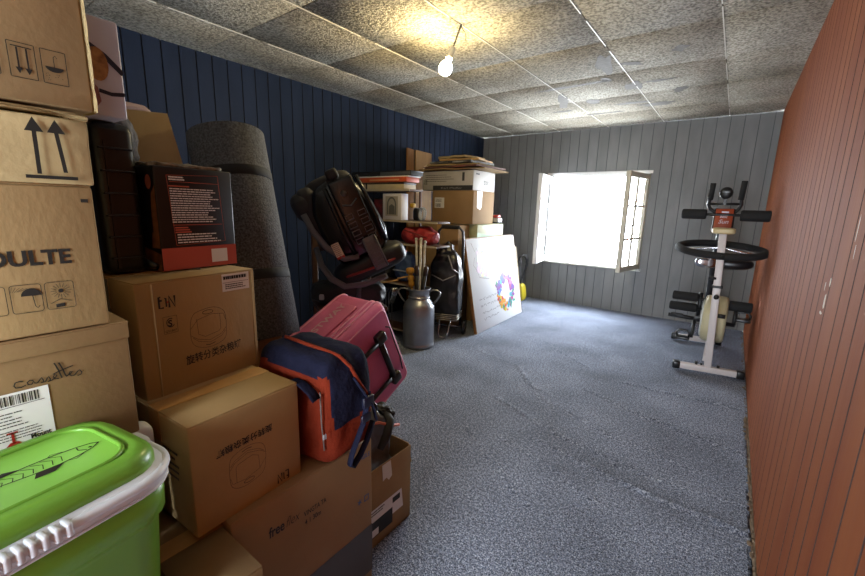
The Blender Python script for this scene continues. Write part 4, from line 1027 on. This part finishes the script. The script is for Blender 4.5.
for s_ in (-1, 1):
    mb = MB(); mb.tube([(s_ * .175, .05 + .062 * math.cos(a), .078 + .062 * math.sin(a)) for a in [2 * PI * k / 28 for k in range(28)]], .0155, 10, closed=True); w = mb.build('wheel', black_pl, tr)
    mb = MB(); mb.cyl((s_ * .162, .05, .078), (s_ * .188, .05, .078), .02, 14)
    for k in range(6): a = k * PI / 3; mb.tube([(s_ * .175, .05, .078), (s_ * .175, .05 + .055 * math.cos(a), .078 + .055 * math.sin(a))], .006, 6)
    mb.build('spokes', mat('wheel_grey', '5a5a5e', .5), w)
mb = MB(); mb.tube([(-.17, .05, .078), (.17, .05, .078)], .007, 8); mb.build('axle', chrome, tr)
mb = MB(); mb.tube([(-.12, -.181, .65), (0, -.19, .60), (.12, -.186, .66)], .006, 6); mb.tube([(.04, -.17, .85), (.09, -.18, .72), (.14, -.15, .68)], .007, 6); mb.build('piping', mat('light_piping', '8a8a8c', .4), tr)

# ------------------------------------------------------------------ tall box column
cbk = mat('cardboard_far', '947856', .8, spec=.2, var=.08, vscale=5, bump=.05)
carton('tall brown box standing directly behind the shopping trolley', (-2.62, 3.74, 0), 0, (.52, .22, 1.12), cbk, seed=30)
carton('brown floor box at the bottom of the far stack, behind the paintings', (-2.70, 4.22, 0), 0, (.70, .56, .50), cbk, seed=31)
carton('brown box second from floor in the far stack, behind the painting', (-2.70, 4.22, .507), 0, (.68, .56, .42), cbk, seed=32)
o = carton('pale green and cream box in the far stack just above the painting', (-2.64, 4.20, .935), 0, (.72, .62, .190), mat('cream_green', 'b4b08c', .6, color2='a8b08a', vscale=6), seed=33)
F = face_x(.72); mb = MB(); mb.poly([(-.31, .002), (.3, .002), (.12, .06), (-.31, .10)], F, .001); mb.poly([(-.2, .15), (.25, .13), (.25, .17), (-.2, .18)], F, .001); mb.build('green_panel', mat('pale_green', '8aa682', .6), o)
o = carton('brown box with white label under the long white box', (-2.585, 4.06, 1.1305), rad(2), (.54, .50, .362), cbk, tapes=False, seed=34)
FN = face_ny(.50); mb = MB(); mb.rect(-.235, .17, -.105, .285, FN, .0006); mb.mi = 1; barcode(mb, -.225, .18, -.15, .22, FN, 12); lines_block(mb, -.225, .235, -.13, .275, FN, 3, fill=.4); mb.build('shipping_label', [paper, ink], o)
F = face_x(.54); mb = MB(); mb.poly([(-.17, .36), (-.05, .36), (-.06, .19), (-.09, .16), (-.16, .18)], F, .001); mb.build('white_tape', mat('white_tape', 'c8c8c4', .4), o)
wbx = mat('white_carton', 'b0aca6', .55, var=.05)
o = carton('long white printed box with black band, on top of the far stack', (-2.66, 4.06, 1.497), rad(1), (.68, .50, .21), wbx, tapes=False, seed=35)
FN = face_ny(.50); mb = MB(); mb.rect(-.19, .001, .338, .052, FN, .0008); lines_block(mb, -.30, .09, .12, .18, FN, 4, t=.0008, fill=.25, dens=20); mb.rect(.2, .10, .23, .19, FN, .0008); barcode(mb, -.32, .06, -.27, .12, FN, 8); mb.build('black_print', mat('faded_black', '2c2c2c', .6), o)
mb = MB(); mb.text('Karl Pfeiffer', .03, FN @ T(-.08, .014, 0), t=.0012, width=.28); mb.build('pale_lettering', mat('pale_print', '8a8a8a', .6), o)
F = face_x(.68); mb = MB(); mb.text('EXX', .06, F @ T(-.02, .07, 0), bold=.001, width=.12, t=.001); lines_block(mb, -.2, .16, -.1, .19, F, 1, t=.001); mb.build('end_print', mat('faded_black', '2c2c2c', .6), o)
# flat things on top
z = 1.7125; names = [('flat brown cardboard sheet, lowest of the pile on the white box', 'cardboard_sheet', cardboard_b), ('dark reddish folder in the pile on the white box', 'folder', mat('dull_red_brown', '5e3c30', .7)), ('tan cardboard sheet tilted, middle of the pile on the white box', 'cardboard_sheet', cardboard),
    ('black and white magazine near the top of the pile on the white box', 'magazine', mat('magazine', '77726a', .5, color2='2c2a28', vscale=15)), ('pale wooden board near the top of the pile on the white box', 'wooden_board', wood_l), ('yellowish card sheet topmost on the pile on the white box', 'cardboard_sheet', cardboard_d)]
for k, (lb, nm, mm) in enumerate(names):
    dx, dy = .84 - .09 * k, .62 - .05 * k
    o = thing(nm, lb, 'board', (-2.60 + .03 * math.sin(k * 2), 4.05 + .02 * math.cos(k * 3), z), rad([3, -5, 6, -3, 8, -7][k]))
    hgt = [.018, .024, .02, .028, .024, .03][k]
    mb = MB(); b = bmesh.new(); bmesh.ops.create_grid(b, x_segments=10, y_segments=8, size=.5)
    for v in b.verts:
        wv = .006 * (noise.noise(Vector((v.co.x * 4, v.co.y * 4, k * 5))) + .5)
        v.co = Vector((v.co.x * dx, v.co.y * dy, .004 + wv))
    bmesh.ops.solidify(b, geom=list(b.faces), thickness=-hgt * .75)
    mb._add(b); mn = min(v.co.z for v in mb.bm.verts)
    for v in mb.bm.verts: v.co.z -= mn
    mb.build('sheet', mm, o)
    mb = MB(); mb.box((dx * .2, -dy / 2 + .0, hgt * .35), (dx * .25, .004, hgt * .25)); mb.build('edge_mark', mat('edge_%d' % k, ['7a5a34', '8a4a38', '6a4a2a', 'b8b4ac', '8a7040', 'a08a5c'][k], .7), o)
    z += hgt + .004
# red toy
ty = thing('toy_vehicle', 'small red and white toy on the right edge of the far stack', 'toy', (-2.335, 4.43, 1.1325))
mb = MB(); mb.box((0, 0, .04), (.10, .12, .05), bev=.008); mb.build('toy_body', mat('toy_white', 'b4b4b8', .4), ty)
mb = MB(); mb.box((.0, 0, .085), (.07, .08, .035), bev=.01); mb.build('toy_roof', mat('toy_red', 'b03028', .4), ty)
for s_ in (-1, 1):
    mb = MB()
    mb.cyl((-.05, s_ * .035, .016), (.05, s_ * .035, .016), .0155, 14); mb.build('toy_wheel', black_pl, ty)

# ------------------------------------------------------------------ leaning paintings
def canvas(name, label, P0, P1, h_, lean, th, mm):
    P0, P1 = Vector(P0), Vector(P1); a = (P1 - P0); w = a.length; a.normalize()
    # normal faces +X side, lean back towards -X
    nrm = Vector((a.y, -a.x, 0)); upv = (Vector((0, 0, 1)) * math.cos(lean) - nrm * math.sin(lean)); n2 = a.cross(upv)
    o = thing(name, label, 'painting', M=frame(P0, a, upv, n2))
    mb = MB(); mb.box((w / 2, h_ / 2, -th / 2), (w, h_, th), bev=.002); mb.mi = 0; mb.build('canvas', mm, o)
    mb = MB(); mb.box((.004, h_ / 2, -th / 2 - .002), (.012, h_ - .01, th + .004)); mb.box((w - .004, h_ / 2, -th / 2 - .002), (.012, h_ - .01, th + .004)); mb.box((w / 2, h_ - .004, -th - .002), (w - .02, .03, .01)); mb.build('stretcher_bar', wood_m, o)
    return o, w
m_canvas = mat('white_canvas', 'cfd2d8', .7, bump=.1, bscale=300)
o, cw = canvas('painted_canvas', 'large white canvas with colourful flower wreath, leaning in front', (-2.015, 3.534, .004), (-2.053, 4.738, .004), 1.0, rad(11), .03, m_canvas)
FC = T(0, 0, .0012)
cols = ['7a2a8a', '9a3a7a', '4a5ac0', 'c03a3a', 'd09020', '2a8a6a', '3a9ab0', 'c8b020', 'a060b0', '5a3a9a']
mb = MB(); ms = []
for c in cols: ms.append(mat('paint_' + c, c, .5))
random.seed(11)
for k in range(150):
    a = random.uniform(0, 2 * PI); rr = random.gauss(1, .13)
    x = .80 + .15 * rr * math.cos(a) * 1.25; y = .34 + .165 * rr * math.sin(a)
    seg = int((a / (2 * PI)) * 4)
    mb.mi = random.choice([[0, 1, 8, 9], [2, 6, 9, 0], [4, 7, 3, 4], [5, 6, 0, 1]][seg])
    s_ = random.uniform(.016, .045); mb.poly([(x + s_ * (.6 + .6 * random.random()) * math.cos(t), y + s_ * (.5 + .5 * random.random()) * math.sin(t)) for t in [i * PI / 4 for i in range(8)]], FC, .0003 + .00001 * k)
for (x, y, w, h_) in ((.62, .26, .03, .02), (.9, .16, .02, .05), (.70, .17, .025, .04), (1.0, .2, .05, .02), (.58, .46, .02, .04)):
    mb.mi = 5; mb.poly([(x - w, y), (x, y - h_), (x + w, y), (x, y + h_)], FC, .002)
mb.build('flower_wreath', ms, o)
mb = MB(); ms2 = [mat('pastel_pink', 'b9a0b8', .6), mat('pastel_green', 'a8c8b8', .6), mat('pastel_yellow', 'd8d0a0', .6), mat('pencil', '7a6a72', .6)]
for k in range(60):
    a = random.uniform(0, 2 * PI); r = random.uniform(.2, 1); x = .30 + .14 * r * math.cos(a); y = .72 + .13 * r * math.sin(a) - .2 * (x - .30); mb.mi = random.choice([0, 0, 1, 2]); s_ = random.uniform(.02, .05)
    mb.poly([(x + s_ * (.6 + .6 * random.random()) * math.cos(t), y + s_ * (.5 + .5 * random.random()) * math.sin(t)) for t in [i * PI / 4 for i in range(8)]], FC, .0003 + .00001 * k)
mb.mi = 3; mb.ribbon([(.10, .96), (.16, .86), (.2, .9), (.26, .82), (.34, .86)], .006, FC, t=.002); mb.ribbon([(.44, .95), (.46, .82), (.50, .70), (.54, .58)], .006, FC, t=.002); mb.ribbon([(.14, .8), (.10, .72), (.16, .66), (.2, .58), (.3, .56), (.42, .54)], .005, FC, t=.002)
mb.build('pastel_sketch', ms2, o)
mb = MB()
for r in range(4):
    x = .14 + .02 * r; y0 = .34 - .075 * r
    for w in range(6):
        L0 = random.uniform(.04, .08); pts = [(x + L0 * i / 7, y0 + .016 * random.uniform(-1, 1) + .0 * i + (x - .14) * .02) for i in range(8)]
        if x + L0 > .62: break
        mb.ribbon(pts, .005, FC, t=.0006); x += L0 + .018
mb.build('handwriting', mat('grey_pencil', '6c6e76', .6), o)
o, w = canvas('blank_board', 'plain cream board peeking out behind the flower canvas', (-2.17, 4.20, .004), (-2.19, 5.02, .004), .82, rad(9), .014, mat('cream_board', 'b8b096', .7))
# yellow thing with hose
vc = thing('floor_pump', 'yellow plastic pump with coiled black hose beyond the paintings', 'pump', (-2.40, 5.36, 0))
mb = MB(); mb.puff((0, 0, .13), (.22, .2, .26), e=.5, taper=.25); mb.build('pump_body', mat('yellow_body', 'c8b52c', .4), vc)
mb = MB()
for k in range(3): mb.tube([(.03 + .0 * k + .02 * math.sin(a * 2), .12 * math.cos(a) + .02 * k, .46 + .20 * math.sin(a) + .01 * k) for a in [2 * PI * j / 28 for j in range(28)]], .012, 8, closed=True)
mb.build('black_hose', black_mt, vc)
mb = MB(); mb.tube([(0, 0, .25), (0, 0, .62)], .016, 10); mb.build('pole', black_pl, vc)

# ------------------------------------------------------------------ exercise bike
bk = thing('exercise_bike', 'white and black exercise bike with foam rollers, beside the orange wall', 'exercise bike', (-.02, 3.89, 0))
wm = mat('bike_white', 'b8b0b0', .4, bump=.02); bkm = mat('bike_black', '121214', .45)
yaw = rad(8.8)
mb = MB(); Mx = RZ(yaw); mb.box((0, 0, .045), (.40, .05, .05), Mx, bev=.006); build_each(mb, 'front_stabiliser', wm, bk)
mb = MB(); 
for s_ in (-1, 1): mb.box((s_ * .222, 0, .045), (.055, .062, .062), Mx, bev=.008)
build_each(mb, 'end_cap', black_pl, bk)
mb = MB(); mb.box((.0, .93, .045), (.34, .05, .05), Mx, bev=.006); mb.build('rear_stabiliser', wm, bk)
mb = MB()
for s_ in (-1, 1): mb.box((s_ * .19, .93, .045), (.055, .062, .062), Mx, bev=.008)
build_each(mb, 'end_cap', black_pl, bk)
mb = MB()
def sqtube(mb, a, b_, w, d_, M=I4):
    a, b_ = Vector(a), Vector(b_); z = (b_ - a); L = z.length; z.normalize(); x = Vector((1, 0, 0)); x = (x - z * x.dot(z)).normalized(); y = z.cross(x)
    mb.box((0, 0, L / 2), (w, d_, L), frame(a, x, y, z), bev=.005)
sqtube(mb, (0, 0, .06), (-.045, .06, 1.16), .052, .045); mb.build('seat_post', wm, bk)
mb = MB(); mb.box((-.025, .035, .735), (.074, .062, .02), bev=.004); mb.cyl((-.02, -.01, .66), (-.02, -.05, .66), .018, 12); mb.cyl((.01, .02, .50), (.06, .02, .50), .018, 12); mb.cyl((-.025, .0, .98), (-.025, -.03, .98), .010, 12); mb.cyl((-.09, .03, .80), (-.04, .03, .80), .016, 12); build_each(mb, 'clamp_knob', bkm, bk)
mb = MB(); mb.cyl((-.045, .0, .045), (-.045, .0, .085), .008, 10); mb.cyl((.07, .01, .07), (.07, .01, .09), .010, 10); mb.cyl((-.08, -.01, .07), (-.08, -.01, .095), .010, 10); build_each(mb, 'bolt', bkm, bk)
mb = MB(); mb.puff((-.045, .08, 1.178), (.155, .17, .05), e=.45); mb.build('cream_backrest', mat('cream_vinyl', 'b8a880', .5), bk)
mb = MB(); mb.tube([(-.06, .92, .07), (-.085, .84, .45), (-.085, .72, .8), (-.07, .55, 1.12), (-.055, .45, 1.30)], .032, 12); mb.build('main_frame', bkm, bk)
mb = MB(); sqtube(mb, (-.02, .10, .10), (-.03, .90, .10), .05, .05); mb.build('lower_beam', wm, bk)
# saddle
mb = MB(); mb.puff((0, 0, 0), (.38, .26, .10), T(-.0, .30, .905), e=.75); mb.build('saddle', mat('saddle_black', '17171a', .35), bk)
mb = MB(); mb.puff((0, 0, 0), (.16, .05, .09), T(-.13, .17, .91) @ RZ(rad(12)), e=.8); mb.build('chrome_bracket', chrome, bk)
# ring
mb = MB(); cR = Vector((-.052, .28, 1.015)); RM = T(*cR) @ RX(rad(-1)) @ RY(rad(2.0)) @ RX(rad(9))
mb.tube([(.30 * math.cos(a), .25 * math.sin(a), 0) for a in [2 * PI * k / 48 for k in range(48)]], .030, 12, RM, closed=True); mb.build('foam_hoop', foam, bk)
mb = MB(); mb.tube([(-.24, -.1, 0), (0, .08, .0), (.24, -.1, 0)], .012, 8, RM); mb.build('hoop_bracket', chrome, bk)
# console
mb = MB(); mb.box((0, 0, 0), (.15, .07, .20), T(-.065, .40, 1.255) @ RX(rad(-20)), bev=.012); mb.build('console', bkm, bk)
CM = T(-.065, .40, 1.255) @ RX(rad(-20)) @ frame((0, -.0365, 0), (1, 0, 0), (0, 0, 1), (0, -1, 0))
mb = MB(); mb.box((0, .0, 0), (.125, .185, .006), CM, bev=.002); cf = mb.build('console_face', mat('console_red', '8c3a20', .4), bk)
mb = MB(); mb.text('Best', .042, CM @ T(-.03, .01, .004), width=.055, shear=.3); mb.text('Sun', .05, CM @ T(-.035, -.04, .004), width=.07, shear=.3); mb.rect(-.02, .055, .03, .068, CM, .004); mb.build('lettering', mat('console_white', 'c8c8d8', .5), cf)
# handlebars
mb = MB()
mb.tube([(-.05, .42, 1.31), (-.13, .42, 1.32), (-.17, .41, 1.35), (-.19, .40, 1.39), (-.18, .38, 1.46), (-.175, .36, 1.55)], .014, 10)
mb.tube([(-.05, .42, 1.31), (.0, .42, 1.32), (.025, .41, 1.35), (.04, .40, 1.39), (.03, .38, 1.46), (.035, .36, 1.56)], .014, 10)
mb.tube([(-.19, .40, 1.395), (.04, .40, 1.395)], .011, 10); mb.build('handlebar', bkm, bk)
mb = MB(); mb.tube([(-.182, .385, 1.43), (-.175, .36, 1.565)], .021, 12); mb.tube([(.031, .385, 1.43), (.037, .36, 1.58)], .021, 12); build_each(mb, 'foam_grip', foam, bk)
mb = MB(); mb.sphere((-.075, .38, 1.485), (.048, .03, .05)); mb.box((-.075, .385, 1.42), (.02, .02, .07)); dd = mb.build('round_dial', bkm, bk)
mb = MB(); mb.box((-.075, .352, 1.495), (.055, .006, .02), bev=.002); mb.build('dial_window', mat('dial_grey', '3a3d42', .3), dd)
def roller(x0, x1, y, z, r):
    mb = MB(); mb.cyl((x0, y, z), (x1, y, z), r, 24, bev=.012); mb.build('foam_roller', foam, bk)
roller(-.375, -.19, .38, 1.305, .043); roller(.045, .265 - .02, .38, 1.30, .046)
mb = MB(); mb.tube([(-.37, .38, 1.305), (.22, .38, 1.302)], .012, 10); mb.tube([(-.14, .42, 1.16), (.02, .42, 1.16)], .014, 10); mb.build('roller_bar', bkm, bk)
roller(-.36, -.155, .45, .555, .040); roller(-.375, -.155, .45, .455, .040); roller(.06, .24, .45, .52, .045)
mb = MB(); mb.tube([(-.36, .45, .555), (.22, .45, .525)], .012, 10); mb.tube([(-.37, .45, .455), (-.08, .45, .455)], .012, 10); mb.tube([(-.14, .47, .60), (-.14, .47, .38)], .018, 10); mb.build('roller_bar', bkm, bk)
# flywheel cover
mb = MB(); mb.cyl((-.10, .46, .38), (.075, .46, .38), .21, 48, bev=.03); mb.build('flywheel_cover', mat('cream_plastic', 'b5ac8c', .4), bk)
mb = MB(); mb.cyl((-.112, .46, .38), (-.098, .46, .38), .17, 40, bev=.006); mb.build('side_disc', mat('pale_disc', 'b4b8b4', .4), bk)
mb = MB(); mb.cyl((-.16, .40, .36), (.14, .40, .36), .018, 12); mb.tube([(-.155, .40, .36), (-.16, .34, .20)], .014, 10); mb.tube([(.13, .40, .36), (.13, .46, .52)], .014, 10); mb.build('crank', bkm, bk)
def pedal(x, y, z):
    mb = MB(); mb.box((x, y, z), (.11, .085, .026), bev=.006); p = mb.build('pedal', black_pl, bk)
    mb = MB(); mb.tube([(x - .045, y, z), (x - .05, y, z + .045), (x - .03, y, z + .07), (x + .03, y, z + .07), (x + .05, y, z + .045), (x + .045, y, z)], .010, 8, flat=1.6); mb.build('pedal_strap', black_pl, p)
pedal(-.225, .33, .19); pedal(.19, .47, .55 - .15)
mb = MB(); mb.tube([(-.37, .40, .37), (-.25, .42, .365), (-.10, .44, .355)], .018, 10); mb.box((-.30, .40, .385), (.10, .05, .014), bev=.004); mb.build('foot_bar', bkm, bk)

def region(o):
    x, y, z = o.matrix_world.translation if o.parent is None else (0, 0, 0)
    return y
for o in [q for q in C.objects if q.parent is None and 'label' in q.keys()]:
    nm = o.name.split('.')[0]; g = None
    if nm == 'cardboard_box': g = 'cardboard boxes stacked in the far corner' if o.location.y > 3 else 'cardboard boxes stacked along the left side'
    elif nm == 'walking_stick': g = 'tall sticks standing in the milk can'
    elif nm == 'umbrella': g = 'umbrellas standing in the milk can'
    elif nm == 'wooden_plank': g = 'wooden planks leaning on the blue wall'
    elif nm == 'game_box': g = 'flat boxes piled on the shelf top'
    elif nm in ('cardboard_sheet', 'folder', 'magazine', 'wooden_board'): g = 'flat sheets piled on the far stack'
    if g: o['group'] = g

# ------------------------------------------------------------------ light, world, camera
w = bpy.data.worlds.new('w'); bpy.context.scene.world = w; w.use_nodes = True
bgn = w.node_tree.nodes['Background']; bgn.inputs[0].default_value = (.86, .93, 1, 1); bgn.inputs[1].default_value = 21
def portal(loc, rot, sx, sy):
    l = bpy.data.lights.new('portal', 'AREA'); l.shape = 'RECTANGLE'; l.size = sx; l.size_y = sy; l.cycles.is_portal = True
    o = bpy.data.objects.new('portal', l); C.objects.link(o); o.location = loc; o.rotation_euler = rot
portal((wc, YB + .19, (WZ0 + WZ1) / 2), (-PI / 2, 0, 0), ww, wh)
portal(((DX0 + DX1) / 2, YF - .12, DZ / 2), (PI / 2, 0, 0), DX1 - DX0, DZ)

yaw, pitch, roll = 6.36819479e-01, 1.97923372e-01, 2.62791787e-02
f = Vector((-math.sin(yaw) * math.cos(pitch), math.cos(yaw) * math.cos(pitch), -math.sin(pitch)))
r = Vector((math.cos(yaw), math.sin(yaw), 0)); u = r.cross(f)
r2 = r * math.cos(roll) + u * math.sin(roll); u2 = -r * math.sin(roll) + u * math.cos(roll)
cam = bpy.data.cameras.new('camera'); co = bpy.data.objects.new('camera', cam); C.objects.link(co)
co.matrix_world = frame((0, 0, H), r2, u2, -f)
cam.sensor_width = 36; cam.lens = 36 * 400.42 / 865; cam.clip_start = .02
S = bpy.context.scene; S.camera = co
S.view_settings.view_transform = 'Standard'; S.view_settings.look = 'None'; S.view_settings.exposure = 1.0; S.view_settings.gamma = 1
S.view_settings.use_curve_mapping = False
